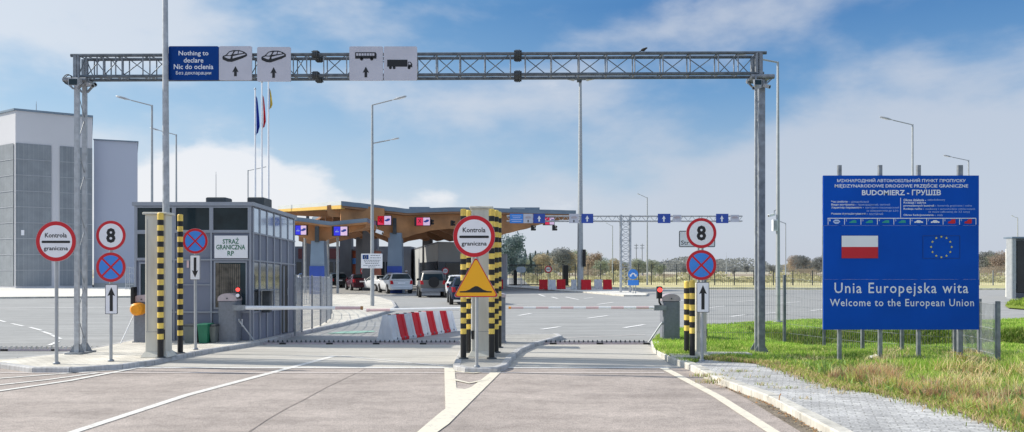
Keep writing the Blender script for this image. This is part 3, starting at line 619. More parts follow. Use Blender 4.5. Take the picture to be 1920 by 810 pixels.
panel(482,545,88,152.5,'grey_sign',t); car_pic(513,105,DS,t); arrow(513,126,146,DS,t)
t = thing('overhead_sign', (XX(718,DS),DS,ZZ(119,DS)), 'pair of white gantry panels showing a bus over an up arrow and a lorry', 'sign')
panel(655,718,87,151,'grey_sign',t); panel(719.5,782,87,150.5,'grey_sign',t)
u = DS/S; f = lambda px, py, pts: [(XX(px,DS)+a*u, ZZ(py,DS)-b_*u) for a, b_ in pts]
m = MB().xz(f(686,104,[(-20,-6),(18,-6),(20,-3),(20,6),(-20,6)]), DS-.004,.003)
for a in (-8, 11): m.tube((XX(686+a,DS),DS-.004,ZZ(110.5,DS)),(XX(686+a,DS),DS-.001,ZZ(110.5,DS)),3*u,12)
m.build('bus_symbol','black',t); m = MB()
for k in range(7): m.xz(f(686,104,[(-18+5*k,-4),(-14+5*k,-4),(-14+5*k,.5),(-18+5*k,.5)]), DS-.006,.002)
m.build('bus_window_symbol','grey_sign',t); arrow(686,125,145,DS,t)
m = MB().xz(f(750,120,[(-24,-8),(14,-8),(14,5),(-24,5)]), DS-.004,.003).xz(f(750,120,[(15,-4),(20,-4),(23,0),(23,6),(15,6)]), DS-.004,.003)
for a in (-18,-11,17): m.tube((XX(750+a,DS),DS-.004,ZZ(127,DS)),(XX(750+a,DS),DS-.001,ZZ(127,DS)),2.8*u,12)
m.build('lorry_symbol','black',t); MB().xz(f(750,120,[(16,-2.5),(19,-2.5),(21,1),(16,1)]), DS-.006,.002).build('lorry_window_symbol','grey_sign',t)

# ================================================================== ROAD SIGNS
def pole(x, y, z0, z1, r, parent, m='pole_grey'):
    MB().tube((x,y,z0),(x,y,z1),r,12).build('pole', m, parent)
    MB().lathe(x,y,[(r*1.9,z0),(r*1.9,z0+.02),(r*1.3,z0+.035)],12).build('foot', 'galv', parent)
    MB().lathe(x,y,[(r*1.1,z1),(r*1.1,z1+.012),(r*.5,z1+.02)],10).build('cap', 'black', parent)
def plate(pts, D, parent):
    MB().xz(pts, D, .012).build('plate', 'galv_light', parent)
def clamps(x, zs, D, parent):
    for z in zs: MB().box(x-.06,x+.06,D+.0125,D+.05,z-.015,z+.015).build('clamp','galv',parent)
def round_sign(px, py, rpx, D, parent, kind):
    cx, cz, r = XX(px,D), ZZ(py,D), rpx*D/S
    plate(disc(cx,cz,r,44), D, parent)
    MB().ring(cx,cz,r*.80 if kind != 'n' else r*.80,r*.985,D-.004,.003,44).build('border','red_sign',parent)
    MB().xz(disc(cx,cz,r*.798,44), D-.003,.002).build('face','blue_sign' if kind == 'n' else 'white_sign',parent)
    y = D-.006
    if kind == 'k':
        MB().xz(rrect(cx-r*.70,cx+r*.70,cz-r*.085,cz+r*.03,r*.04), y,.002).build('bar_symbol','black',parent)
        text('Kontrola',cx,cz+r*.30,y,r*.23,'black',parent,r*1.08,.016); text('graniczna',cx,cz-r*.38,y,r*.25,'black',parent,r*1.2,.016)
    if kind == '8': text('8',cx,cz,y,r*1.0,'black',parent,r*.62,.035)
    if kind == 'n':
        m = MB()
        for a in (45,135):
            c, s_ = math.cos(R(a)), math.sin(R(a)); w = r*.06; L = r*.82
            m.xz([(cx+c*L-s_*w,cz+s_*L+c*w),(cx-c*L-s_*w,cz-s_*L+c*w),(cx-c*L+s_*w,cz-s_*L-c*w),(cx+c*L+s_*w,cz+s_*L-c*w)], y-(.001 if a == 45 else 0),.002)
        m.build('cross','red_sign',parent)
def arrow_plate(px0,px1,py0,py1,D,parent,dn=False):
    x0,x1,z0,z1 = XX(px0,D),XX(px1,D),ZZ(py1,D),ZZ(py0,D); plate(rrect(x0,x1,z0,z1,.02),D,parent)
    MB().xz(rrect(x0+.012,x1-.012,z0+.012,z1-.012,.015),D-.003,.002).build('face','white_sign',parent); MB().frame(x0+.004,x1-.004,z0+.004,z1-.004,.007,D-.004,.003).build('border','black',parent)
    arrow((px0+px1)/2,py0+(py1-py0)*.10,py1-(py1-py0)*.10,D-.002,parent,(px1-px0)*.60,(px1-px0)*.25,dn=dn,hh=(px1-px0)*.62)
def sign_post(label, pole_px, base_py, D=None):
    D = DG(base_py, IZ) if D is None else D; x = XX(pole_px, D)
    return thing('road_sign', (x,D,IZ), label, 'road sign'), x, D
t,x,D = sign_post('round red-bordered "Kontrola graniczna" sign on a tall pole at the far left island nose', 106, 682)
pole(x,D,IZ,ZZ(425,D),.032,t); Ds = D-.06; round_sign(105,452.5,38,Ds,t,'k'); clamps(x,[ZZ(440,Ds),ZZ(465,Ds)],Ds,t)
t,x,D = sign_post('speed limit 8 over a no stopping disc and up arrow, left of the booth', 208, 677)
pole(x,D,IZ,ZZ(418,D),.030,t); Ds = D-.06; round_sign(208,441.5,28,Ds,t,'8'); round_sign(208,501,28,Ds,t,'n'); arrow_plate(197,220.5,533,589,Ds,t); clamps(x,[ZZ(441,Ds),ZZ(501,Ds),ZZ(560,Ds)],Ds,t)
t,x,D = sign_post('no stopping sign with a down arrow plate in front of the guard booth', 366.5, 655)
pole(x,D,IZ,ZZ(432,D),.030,t); Ds = D-.06; round_sign(366,452,23.8,Ds,t,'n'); arrow_plate(356,375.5,478,525,Ds,t,True); clamps(x,[ZZ(452,Ds),ZZ(500,Ds)],Ds,t)
t,x,D = sign_post('"Kontrola graniczna" disc above an orange speed bump triangle on the middle island', 894, 688)
pole(x,D,IZ,ZZ(412,D),.030,t); Ds = D-.06; round_sign(889,443,39.5,Ds,t,'k'); clamps(x,[ZZ(430,Ds),ZZ(460,Ds),ZZ(530,Ds)],Ds,t)
def rtri(px, py, w, h, rr, D):     # rounded triangle, centre of base at px, py
    P = [Vector((px-w/2,py)),Vector((px+w/2,py)),Vector((px,py-h))]; out = []; c = (P[0]+P[1]+P[2])/3
    for i in range(3):
        a, b_, d = P[i-1], P[i], P[(i+1)%3]; u1 = (a-b_).normalized(); u2 = (d-b_).normalized(); bis = (u1+u2).normalized(); cen = b_+bis*rr*2; 
        n1 = Vector((-u1.y,u1.x)); n1 = n1 if n1.dot(cen-b_) < 0 else -n1; n2 = Vector((-u2.y,u2.x)); n2 = n2 if n2.dot(cen-b_) < 0 else -n2
        for k in range(6): q = (n1.lerp(n2,k/5)).normalized()*rr+cen; out.append((XX(q.x,D), ZZ(q.y,D)))
    return out
o1 = rtri(892.5,557.5,86,77,3.5,Ds); plate(o1,Ds,t); MB().xz(rtri(892.5,556.8,84,75.5,3.3,Ds),Ds-.003,.002).build('border','red_sign',t); MB().xz(rtri(892.5,555,78.5,70.5,3,Ds),Ds-.005,.0015).build('edge','amber',t)
MB().xz(rtri(892.5,552,69,62,2,Ds),Ds-.0062,.001).build('face','amber',t)
prof = [(862,548.5),(862,546),(873,545.5),(880,543),(886,539),(891,536.5),(895,536.5),(900,539),(906,543),(913,545.5),(922,546),(922,548.5)]
MB().xz([(XX(a,Ds),ZZ(b_,Ds)) for a,b_ in prof],Ds-.008,.0015).build('bump_symbol','black',t)
t,x,D = sign_post('speed limit 8 over a no stopping disc and up arrow, beside the right footpath', 1316, 677)
pole(x,D,IZ,ZZ(412,D),.032,t); Ds = D-.06; round_sign(1315,437,28.5,Ds,t,'8'); round_sign(1315,497,28.5,Ds,t,'n'); arrow_plate(1306,1330,529,586,Ds,t); clamps(x,[ZZ(437,Ds),ZZ(497,Ds),ZZ(556,Ds)],Ds,t)
# rectangular sign half hidden behind the 8
D = 18.6; t = thing('road_sign', (XX(1309,D),D,IZ), 'rectangular white plate lettered "Str" standing half hidden behind the right 8 disc', 'road sign')
pole(XX(1309,D),D,IZ,ZZ(432,D),.03,t); Ds = D-.05; x0,x1,z0,z1 = XX(1273,Ds),XX(1341,Ds),ZZ(463.5,Ds),ZZ(432.5,Ds)
plate(rrect(x0,x1,z0,z1,.03),Ds,t); MB().xz(rrect(x0+.01,x1-.01,z0+.01,z1-.01,.02),Ds-.003,.002).build('face','white_sign',t); MB().frame(x0+.008,x1-.008,z0+.008,z1-.008,.012,Ds-.005,.003).build('border','black',t)
text('Str',XX(1277,Ds),ZZ(455,Ds),Ds-.004,8*Ds/S,'black',t,15*Ds/S,.004,align='L')

# ================================================================== STRIPED POSTS
def striped(px, py, top, D, r, label, black_to, grp, nb, zbase=IZ, yellowtop=True):
    x = XX(px,D); z1 = ZZ(top,D); t = thing('striped_post', (x,D,zbase), label, 'bollard', grp); m = MB()
    zk = ZZ(black_to,D); m.tube((x,D,zbase),(x,D,zk),r,16,mi=1,caps=False)
    n = nb; h = (z1-zk)/n
    for i in range(n): m.tube((x,D,zk+h*i),(x,D,zk+h*(i+1)),r+.001,16,mi=i%2,caps=False)
    m.build('shaft', ['yellow','black'], t); MB().lathe(x,D,[(r+.002,z1),(r+.002,z1+.02),(r*.7,z1+.035)],16).build('cap','yellow',t)
    MB().lathe(x,D,[(r*1.7,zbase),(r*1.7,zbase+.015),(r+.004,zbase+.02)],16).build('collar','dark_steel',t)
striped(301,668,402,DG(670.5,IZ),.058,'black and yellow post touching the front of the left beige cabinet',636,'tall striped posts',23)
striped(338,663,405,DG(662,IZ),.055,'black and yellow post standing alone between the left cabinet and the booth',629,'tall striped posts',23)
Dm = DG(672,IZ)
striped(869,672,395,Dm,.058,'front left striped post of the middle island cabinet, left of the warning triangle',626,'tall striped posts',23)
striped(878,672,397,Dm+1.15,.058,'rear left striped post of the middle island, just behind the front left one',617,'tall striped posts',23)
striped(922,672,395,Dm,.058,'front right striped post of the middle island cabinet',626,'tall striped posts',23)
striped(930,672,397,Dm+1.15,.058,'middle one of the three striped posts right of the island cabinet',617,'tall striped posts',23)
striped(935.5,672,400,Dm+2.2,.058,'rearmost striped post on the right side of the island cabinet',610,'tall striped posts',23)
Dr = DG(671,IZ)
striped(1298,671,528,Dr,.055,'front one of two short striped posts at the right kerb, beside the arrow plate',625,'short striped posts',9)
striped(1287.5,671,530,Dr+.65,.055,'rear one of two short striped posts at the right kerb, nearest the barrier machine',620,'short striped posts',9)
# cabinets (tall beige pillars)
def cabinet(px0,px1,D,dep,top,label,cap=True):
    x0,x1,z1 = XX(px0,D),XX(px1,D),ZZ(top,D); cx = (x0+x1)/2
    t = thing('equipment_cabinet',(cx,D+dep/2,IZ),label,'cabinet')
    MB().bbox(x0,x1,D,D+dep,IZ+.10,z1,.012).build('body','cabinet',t)
    MB().add([(x0-.07,D-.07,IZ),(x1+.07,D-.07,IZ),(x1+.07,D+dep+.07,IZ),(x0-.07,D+dep+.07,IZ),(x0-.005,D-.005,IZ+.11),(x1+.005,D-.005,IZ+.11),(x1+.005,D+dep+.005,IZ+.11),(x0-.005,D+dep+.005,IZ+.11)],[(0,1,5,4),(1,2,6,5),(2,3,7,6),(3,0,4,7)]).build('plinth','cabinet',t)
    if cap: MB().bbox(x0-.04,x1+.04,D-.04,D+dep+.04,z1,z1+.045,.01).build('cap','cabinet',t)
    MB().box(x0+.02,x1-.02,D-.004,D,IZ+.5,IZ+.506).box(x0+.05,x0+.054,D-.004,D,IZ+.52,z1-.1).build('seam','housing',t)
    return t,x0,x1,z1
t,x0,x1,z1 = cabinet(272,311,15.96,.30,402,'tall beige steel pillar behind the striped post left of the booth')
MB().box(x1-.09,x1-.02,15.93,15.96,IZ+.35,IZ+.55).build('lock_box','black',t)
t,x0,x1,z1 = cabinet(884,921,Dm+.35,.62,391,'tall beige steel pillar behind the warning triangle on the middle island')
MB().box(x0-.002,x0+.05,Dm+.32,Dm+.35,IZ+.35,IZ+.52).build('lock_box','black',t)
t,x0,x1,z1 = cabinet(1305,1325,Dr+.12,.32,531,'beige steel pillar behind the arrow plate by the right footpath',False)
MB().box(x1,x1+.035,Dr+.2,Dr+.3,ZZ(632,Dr),ZZ(618,Dr)).build('lock_box','black',t)
MB().box(x1+.04,x1+.9,Dr+.1,Dr+.5,0,IZ+.07).build('concrete_pad','kerb',t); MB().box(x0-.5,x0+.1,Dr-.22,Dr+.35,0,IZ+.05).build('concrete_pad','kerb',t)

# ================================================================== LAMP POSTS
def lamp(px, py_top, D, sidepx, py_l, w_top, w_bot, label, lamps=None, grp='street lamps around the plaza', z0=0., hpx=26, thick=1.):
    x = XX(px,D); ztop = ZZ(py_top,D); t = thing('street_lamp',(x,D,z0),label,'street lamp',grp)
    MB().tube((x,D,z0),(x,D,ztop),w_bot/2,12,w_top/2).build('pole','pole_grey',t); MB().lathe(x,D,[(w_bot*1.1,z0),(w_bot*1.1,z0+.03),(w_bot*.6,z0+.05)],12).build('foot','galv',t)
    for (ay, ex, ey, hl) in (lamps or [(py_top+1, sidepx, py_l, hpx)]):
        p = Vector((x,D,ZZ(ay,D))); e = Vector((XX(ex,D),D-.05,ZZ(ey,D))); d = (e-p).normalized(); hl_ = hl*D/S; a = e-d*hl_*.95
        MB().tube(p,a,.03*thick,8).build('arm','pole_grey',t)
        s_ = hl_/.8; m = MB(); n = 10; secs = [(0,.04),(.12,.055),(.35,.10),(.65,.13),(.88,.10),(1,.03)]
        side = Vector((0,1,0)); up = Vector((0,0,1)); vs = []
        for k, w in secs:
            c = a+d*hl_*k; hh = (.035 if k < .2 else .075)*s_
            for i in range(n): an = 2*math.pi*i/n; vs.append(c+side*math.cos(an)*w*s_+up*math.sin(an)*hh*(1 if math.sin(an) > 0 else .55)*(.5 if k in (0,1) else 1))
        m.add(vs,[(k*n+i,k*n+(i+1)%n,(k+1)*n+(i+1)%n,(k+1)*n+i) for k in range(len(secs)-1) for i in range(n)],0,True); m.add(vs[:n],[tuple(range(n))]); m.add(vs[-n:],[tuple(range(n))])
        o = m.build('lamp_head','galv_light',t); MB().bar(a+d*hl_*.42-up*.045*s_,a+d*hl_*.9-up*.035*s_,.14*s_,.015).build('lens','white_sign',o)
    return t
lamp(285,197,42,220,181.5,.10,.16,'street lamp with a left-pointing head, rising behind the booth left of the tall bare mast',hpx=29)
lamp(330.5,252,55,283,240.5,.10,.16,'slightly smaller lamp with a left-pointing head just right of the tall bare mast',hpx=20)
lamp(465,319,66,499,313,.09,.12,'small distant lamp with a right-pointing head left of the flagpoles',hpx=10)
t = lamp(698,197,DG(577),0,0,.10,.20,'grey lamp post with two right-pointing heads and a white notice on its shaft',[(197,761,181.5,28),(269,748,259.5,18)])
D = DG(577)-.16
lamp(1213.5,370,92,1195,363,.12,.22,'distant lamp with a left-pointing head, right of the lattice tower',hpx=8)
lamp(1148.5,423,130,1136,418,.12,.22,'short distant lamp with a left-pointing head, left of the lattice tower',hpx=6)
lamp(1458.5,116,DG(604,IZ),1380,103,.075,.155,'tall lamp post right of the gantry leg with its head behind the beam end',hpx=30,z0=IZ)
lamp(1473,418,60,1450,411,.07,.10,'thin small lamp just right of the pole that carries the camera',hpx=8)
lamp(1711,233,45,1650,220,.10,.16,'street lamp behind the big blue board, the higher of the two over it',hpx=26)
lamp(1816,300,60,1769,291.5,.10,.14,'street lamp behind the big blue board, the lower and further right of the two',hpx=18)
lamp(1908,408,127,1896,404,.14,.25,'small distant lamp at the far right above the grey gate building',hpx=7)
# white notice on the double lamp
t = thing('notice_board',(XX(698,D),D,ZZ(489,D)),'small white notice with an EU flag fixed to the double lamp post','sign')
x0,x1,z0,z1 = XX(677,D),XX(717,D),ZZ(503,D),ZZ(475.5,D); MB().xz(rrect(x0,x1,z0,z1,.03),D,.02).build('panel','white_sign',t)
MB().xz([(XX(680,D),ZZ(478,D)),(XX(691,D),ZZ(478,D)),(XX(691,D),ZZ(486,D)),(XX(680,D),ZZ(486,D))],D-.004,.003).build('flag_emblem','panel_blue',t)
m = MB()
for k in range(12): m.xz(disc(XX(685.5,D)+.06*math.cos(k*math.pi/6),ZZ(482,D)+.06*math.sin(k*math.pi/6),.011,6),D-.007,.002)
m.build('stars','star',t)
m = MB()
for py, a, b_ in [(479,695,712),(483.5,694,714),(488,682,713),(491,683,711),(494,685,710),(497.5,681,713),(500.5,690,705)]:
    k = a
    while k < b_: w = random.uniform(2,4.5); m.xz([(XX(k,D),ZZ(py-.6,D)),(XX(min(k+w,b_),D),ZZ(py-.6,D)),(XX(min(k+w,b_),D),ZZ(py+.6,D)),(XX(k,D),ZZ(py+.6,D))],D-.004,.003); k += w+.9
m.build('lettering','housing',t)
camera_unit(706,433,DG(577),'small white camera on the double lamp post under the canopy edge',.3,1,'white_sign',2.2)
# tall bare mast in front (x 308)
D = 16.44; x = XX(308,D); t = thing('mast',(x,D,IZ),'tall bare galvanised mast running out of the top of the picture beside the left cabinet','mast')
MB().tube((x+.05,D,IZ),(x,D,11.5),.078,16,.040).build('shaft','galv_light',t); MB().lathe(x+.045,D,[(.2,IZ),(.2,IZ+.03),(.1,IZ+.09)],16).build('foot','galv',t)
lampm = Vector((x,D,11.5)); MB().tube(lampm,lampm+Vector((-1.2,0,.25)),.03,8).build('arm','galv_light',t)
m = MB(); m.bar(lampm+Vector((-1.1,0,.24)),lampm+Vector((-1.75,0,.33)),.26,.10); m.build('lamp_head','galv_light',t)
# high mast with floodlights
D = DG(543,IZ); x = XX(1088,D); t = thing('floodlight_mast',(x,D,IZ),'very tall floodlight mast among the red and white blocks, topped at the gantry beam','mast')
MB().tube((x,D,IZ),(x,D,ZZ(152,D)),.28,14,.12).build('shaft','pole_grey',t); MB().bar((x-.9,D,ZZ(149,D)),(x+.9,D,ZZ(149,D)),.12,.12).build('crossbar','galv',t)
for s_ in (-1,1): MB().bar((x+s_*.5,D-.1,ZZ(150,D)),(x+s_*1.35,D-.3,ZZ(146.5,D)),.5,.16).build('floodlight','galv_light',t)
MB().box(x-.3,x+.1,D-.5,D-.1,ZZ(155,D),ZZ(149,D)).build('control_box','dark_steel',t)
# signal heads on the mast
t = thing('traffic_light',(XX(1092,D),D-.3,ZZ(484,D)),'black three-lamp traffic light on the right side of the floodlight mast','traffic light'); x0 = XX(1092,D)
MB().bbox(x0-.02,x0+.26,D-.45,D-.25,ZZ(500,D),ZZ(468,D),.03).build('housing','black',t)
for k in range(3): MB().tube((x0+.12,D-.62,ZZ(473+11*k,D)),(x0+.12,D-.45,ZZ(473+11*k,D)),.11,12).build('visor','black',t)
# camera pole gear
D = DG(604,IZ)
camera_unit(1452,402,D,'white camera on the lamp post right of the gantry leg',.22,-1,'white_sign',1.1)
t = thing('control_box',(XX(1452,D),D,ZZ(422,D)),'small white electrical box strapped to the pole right of the gantry leg','box'); MB().bbox(XX(1447,D),XX(1456,D),D-.14,D+.02,ZZ(433,D),ZZ(412,D),.01).build('body','white_sign',t); MB().box(XX(1448,D),XX(1455,D),D-.144,D-.141,ZZ(431,D),ZZ(414,D)).build('door','galv_light',t)
# ================================================================== GUARD BOOTH
BF = 19.7; BB = 22.45
XL, XR, XB = XX(254,BF), XX(472,BF), XX(552,BB)
t = thing('guard_booth', ((XL+XR)/2, BF+1.3, IZ), 'grey panelled border guard booth with a band of dark windows under its flat roof', 'booth')
zrf, zrb = ZZ(386,BF), ZZ(411,BB)
MB().add([(XL,BF,IZ),(XR,BF,IZ),(XB,BB,IZ),(XL,BB,IZ),(XL,BF,zrf),(XR,BF,zrf),(XB,BB,zrb),(XL,BB,zrb)],[(0,3,2,1),(4,5,6,7),(0,1,5,4),(1,2,6,5),(2,3,7,6),(3,0,4,7)]).build('wall','booth_panel',t)
e = .06; zr2, zb2 = ZZ(379,BF), ZZ(404.5,BB)
MB().add([(XL-e,BF-e,zrf),(XR+e,BF-e,zrf),(XB+e,BB+e,zrb),(XL-e,BB+e,zrb),(XL-e,BF-e,zr2),(XR+e,BF-e,zr2),(XB+e,BB+e,zb2),(XL-e,BB+e,zb2)],[(0,3,2,1),(4,5,6,7),(0,1,5,4),(1,2,6,5),(2,3,7,6),(3,0,4,7)]).build('roof','booth_frame',t)
for a, b, w in ((391,428,.5),(468,499,.7)): MB().bbox(XX(a,BF+.8),XX(b,BF+.8),BF+.6,BF+.6+w,zrf,ZZ(371,BF+.8),.02).build('roof_vent','dark_steel',t)
def fpan(x0,x1,y0,y1,m,nm,d,th=.02): return MB().box(XX(x0,BF),XX(x1,BF),BF-d,BF-d+th,ZZ(y1,BF),ZZ(y0,BF)).build(nm,m,t)
def fwin(x0,x1,y0,y1,nm='window'):
    w = MB().frame(XX(x0,BF),XX(x1,BF),ZZ(y1,BF),ZZ(y0,BF),.035,BF-.035,.035).build(nm,'booth_frame',t)
    MB().box(XX(x0,BF)+.03,XX(x1,BF)-.03,BF-.012,BF-.002,ZZ(y1,BF)+.03,ZZ(y0,BF)-.03).build('pane','glass',w); return w
for a, b in ((256,326),(328,396),(398,468)): fwin(a,b,387,434)
fwin(256,326,436,486); 
w = fwin(402,464,490,579)
m = MB(); random.seed(3)
for k in range(11):
    x = XX(412+k*3.6,BF); m.box(x,x+.035,BF-.016,BF-.013,ZZ(574,BF),ZZ(495,BF))
m.build('curtain','curtain',w); MB().box(XX(403,BF),XX(411,BF),BF-.02,BF-.016,ZZ(577,BF),ZZ(492,BF)).build('curtain','curtain',w)
w = fwin(262,325,492,580); MB().box(XX(302,BF),XX(305,BF),BF-.036,BF-.01,ZZ(578,BF),ZZ(494,BF)).build('mullion','booth_frame',w)
for y in (435,487,585): fpan(254,472,y-1.4,y+1.4,'booth_frame','rail',.043,.03)
fpan(330,396,533,535,'booth_frame','rail',.035)
for x in (327,397,): fpan(x-1.6,x+1.6,387,640,'booth_frame','mullion',.040,.03)
for x in (255,470): fpan(x-1.8,x+1.8,387,643,'booth_frame','corner_post',.038,.035)
fpan(448,456,598,612,'white_sign','notice',.03,.01)
fpan(351,355,487,502,'boom_red','notice',.03,.01)
# sign on the wall
sx0,sx1,sz0,sz1 = XX(404,BF),XX(466,BF),ZZ(484,BF),ZZ(442,BF)
st_ = thing('wall_sign',((sx0+sx1)/2,BF-.06,(sz0+sz1)/2),'white board lettered STRAŻ GRANICZNA RP in green on the booth front','sign')
MB().box(sx0,sx1,BF-.07,BF-.044,sz0,sz1).build('panel','white_sign',st_)
for s_, py, w, h in (('STRAŻ',451.5,30,11.5),('GRANICZNA',463.5,54,9),('RP',475,12,9)): text(s_,XX(434.5,BF),ZZ(py,BF),BF-.074,h*BF/S,'green_txt',st_,w*BF/S,.018)
# side wall helpers
def sp(u_, py_f, off=0.):     # u_ 0..1 along the side wall, py_f is the row on the front corner
    p = Vector((XR,BF,0)).lerp(Vector((XB,BB,0)),u_); n = Vector((BB-BF, -(XB-XR),0)).normalized(); zf_ = ZZ(py_f,BF); k = (zf_-IZ)/(zrf-IZ); z = IZ+k*((zrf+(zrb-zrf)*u_)-IZ)
    return (p.x+n.x*off, p.y+n.y*off, z)
def squad(u0,u1,y0,y1,m,nm,off=.01,parent=t):
    a=[sp(u0,y1,off),sp(u1,y1,off),sp(u1,y0,off),sp(u0,y0,off)]; b=[sp(u0,y1,off-.02),sp(u1,y1,off-.02),sp(u1,y0,off-.02),sp(u0,y0,off-.02)]
    return MB().add(a+b,[(0,1,2,3),(7,6,5,4),(0,4,5,1),(1,5,6,2),(2,6,7,3),(3,7,4,0)]).build(nm,m,parent)
US = [0.02,.16,.32,.48,.64,.82,.98]
for k, (a, b) in enumerate(zip(US,US[1:])):
    squad(a,b,389,434,'glass_side','window',.008); 
    if k not in (4,): squad(a+.01,b-.01,492,584 if k<4 else 636,'glass_low' if k < 4 else 'booth_panel','window' if k<4 else 'side_panel',.006)
for u_ in US: squad(max(0,u_-.012),u_+.012,388,640,'booth_frame','mullion',.024)
for y in (436,488): squad(0,1,y-1.4,y+1.4,'booth_frame','rail',.030)
squad(0,.66,584,587,'booth_frame','rail',.030); squad(0,1,638,642,'booth_frame','base_rail',.03)
d = squad(.66,.81,492,636,'black','door',.012); squad(.665,.685,494,634,'booth_frame','door_leaf',.07,d); squad(.80,.808,540,556,'galv_light','handle',.03,d)
# intercom bracket and ledge at the side window
p = Vector(sp(.2,545,.05)); MB().bbox(p.x,p.x+.2,p.y-.1,p.y+.1,p.z-.55,p.z,.02).build('counter_box','dark_steel',t); MB().box(p.x,p.x+.3,p.y-.35,p.y+.35,p.z+.0,p.z+.03).build('ledge','galv',t)
# bins
def bin_(px0,px1,py0,D,m,label,nm='waste_bin',lid='dark_steel'):
    x0,x1,z1 = XX(px0,D),XX(px1,D),ZZ(py0,D); b = thing(nm,((x0+x1)/2,D+.2,IZ),label,'bin'); q=.03
    MB().add([(x0+q,D,IZ),(x1-q,D,IZ),(x1-q,D+.32,IZ),(x0+q,D+.32,IZ),(x0,D-.03,z1),(x1,D-.03,z1),(x1,D+.36,z1),(x0,D+.36,z1)],[(0,3,2,1),(4,5,6,7),(0,1,5,4),(1,2,6,5),(2,3,7,6),(3,0,4,7)]).build('body',m,b)
    MB().bbox(x0-.015,x1+.015,D-.045,D+.375,z1,z1+.045,.015).build('lid',lid,b)
bin_(344,367,612,19.05,'bin_grey','wide grey bin left of the green bin at the booth front')
bin_(371,390,611,18.95,'bin_green','dark green bin between two grey ones at the booth front',lid='bin_green')
bin_(393,405,612,19.1,'bin_grey','narrow grey bin right of the green bin at the booth front')

# ================================================================== BARRIER MACHINES AND BOOMS
def machine(px0,px1,base,top,D,dep,label,z0=IZ):
    x0,x1 = XX(px0,D),XX(px1,D); zt_ = ZZ(top,D); b = thing('barrier_machine',((x0+x1)/2,D+dep/2,z0),label,'barrier machine'); w = (x1-x0); zc = zt_-w*.42
    MB().bbox(x0,x1,D,D+dep,z0,zc,.02).build('housing','housing',b)
    n = 12; pr = [(x0-.01,zc),(x1+.01,zc)]+[((x0+x1)/2+(w/2+.01)*math.cos(math.pi*k/n),zc+.05+(w*.42-.05)*math.sin(math.pi*k/n)) for k in range(n+1)]
    m = MB(); v = [(x,D-.01,z) for x,z in pr]+[(x,D+dep+.01,z) for x,z in pr]; L=len(pr)
    m.add(v,[tuple(range(L)),tuple(range(2*L-1,L-1,-1))]+[((i+1)%L,i,L+i,L+(i+1)%L) for i in range(L)]); m.build('hood','housing_cap',b)
    MB().box(x0+.06,x1-.06,D-.006,D-.001,z0+.08,zc-.06).build('door','housing',b); MB().tube(((x0+x1)/2,D-.022,zc+.06),((x0+x1)/2,D-.011,zc+.06),.018,10).build('lock','dark_steel',b)
    MB().box(x0-.02,x1+.02,D-.02,D+dep+.02,z0-.02,z0+.02).build('base','galv',b); return b,x0,x1
b,x0,x1 = machine(409,443,640,550,DG(640,IZ)-.15,.42,'domed grey barrier machine in front of the booth, under the red signal lamp')
b,x0,x1 = machine(932,947.5,645,551,18.9,.5,'grey barrier machine half hidden behind the middle island posts')
b,x0,x1 = machine(1243,1275,637,551,DG(637,IZ),.42,'dark grey barrier machine with a domed hood standing on the grass at the right kerb')
b,x0,x1 = machine(250,281,643,553,DG(642,IZ)+.05,.42,'grey barrier machine half hidden behind the left beige cabinet, with an orange padded arm')
def boom(px0,py0,D0,px1,py1,D1,label,red=(),tip=None,r=.045,hand=None):
    a,b_ = Vector((XX(px0,D0),D0,ZZ(py0,D0))),Vector((XX(px1,D1),D1,ZZ(py1,D1))); o = thing('boom_barrier',tuple(a),label,'barrier')
    m = MB(); n = 24
    for i in range(n): m.tube(a.lerp(b_,i/n),a.lerp(b_,(i+1)/n),r*(1-.3*i/n),10,r*(1-.3*(i+1)/n),mi=1 if i in red else 0,caps=False)
    m.build('pole',['boom','boom_red'],o); d=(b_-a).normalized()
    MB().tube(b_,b_+d*.06,r*.9,10).build('tip',tip or 'housing_cap',o); MB().bar(a-d*.12,a+d*.18,.11,.13).build('bracket','galv',o); return o
Dl = DG(640,IZ)-.2
boom(446,577,Dl,676,577.5,Dl+.3,'white barrier arm lowered across the left half of the entry lane, hinged at the booth',(19,20,21,22,23),'rust',.052)
boom(930,578,18.85,692,581.5,18.9,'white barrier arm reaching left from the middle island, above the red and white blocks',(20,21,22,23),'boom_red',.045)
boom(1240,577,DG(637,IZ),958,577,DG(637,IZ)+.1,'thin red and white barrier arm across the right-hand lane',tuple(k for k in range(24) if k%4 in (2,3)),'orange',.034)
# orange padded arm pointing along the lane at the left
D = DG(642,IZ)+.0; a = Vector((XX(264,D),D-.02,ZZ(579,D))); o = thing('boom_barrier',tuple(a),'orange padded counterweight arm on the barrier machine beside the left cabinet','barrier')
MB().tube(a+Vector((0,-.22,0)),a+Vector((0,.0,0)),.15,16,.15).build('padding','orange',o); MB().tube(a+Vector((0,-.28,0)),a+Vector((0,-.22,0)),.10,14,.15).build('padding_end','orange',o)
MB().tube(a+Vector((-.1,-.1,-.12)),Vector((XX(226,18.6),18.6,IZ+.02)),.012,8).build('prop_rod','boom',o)
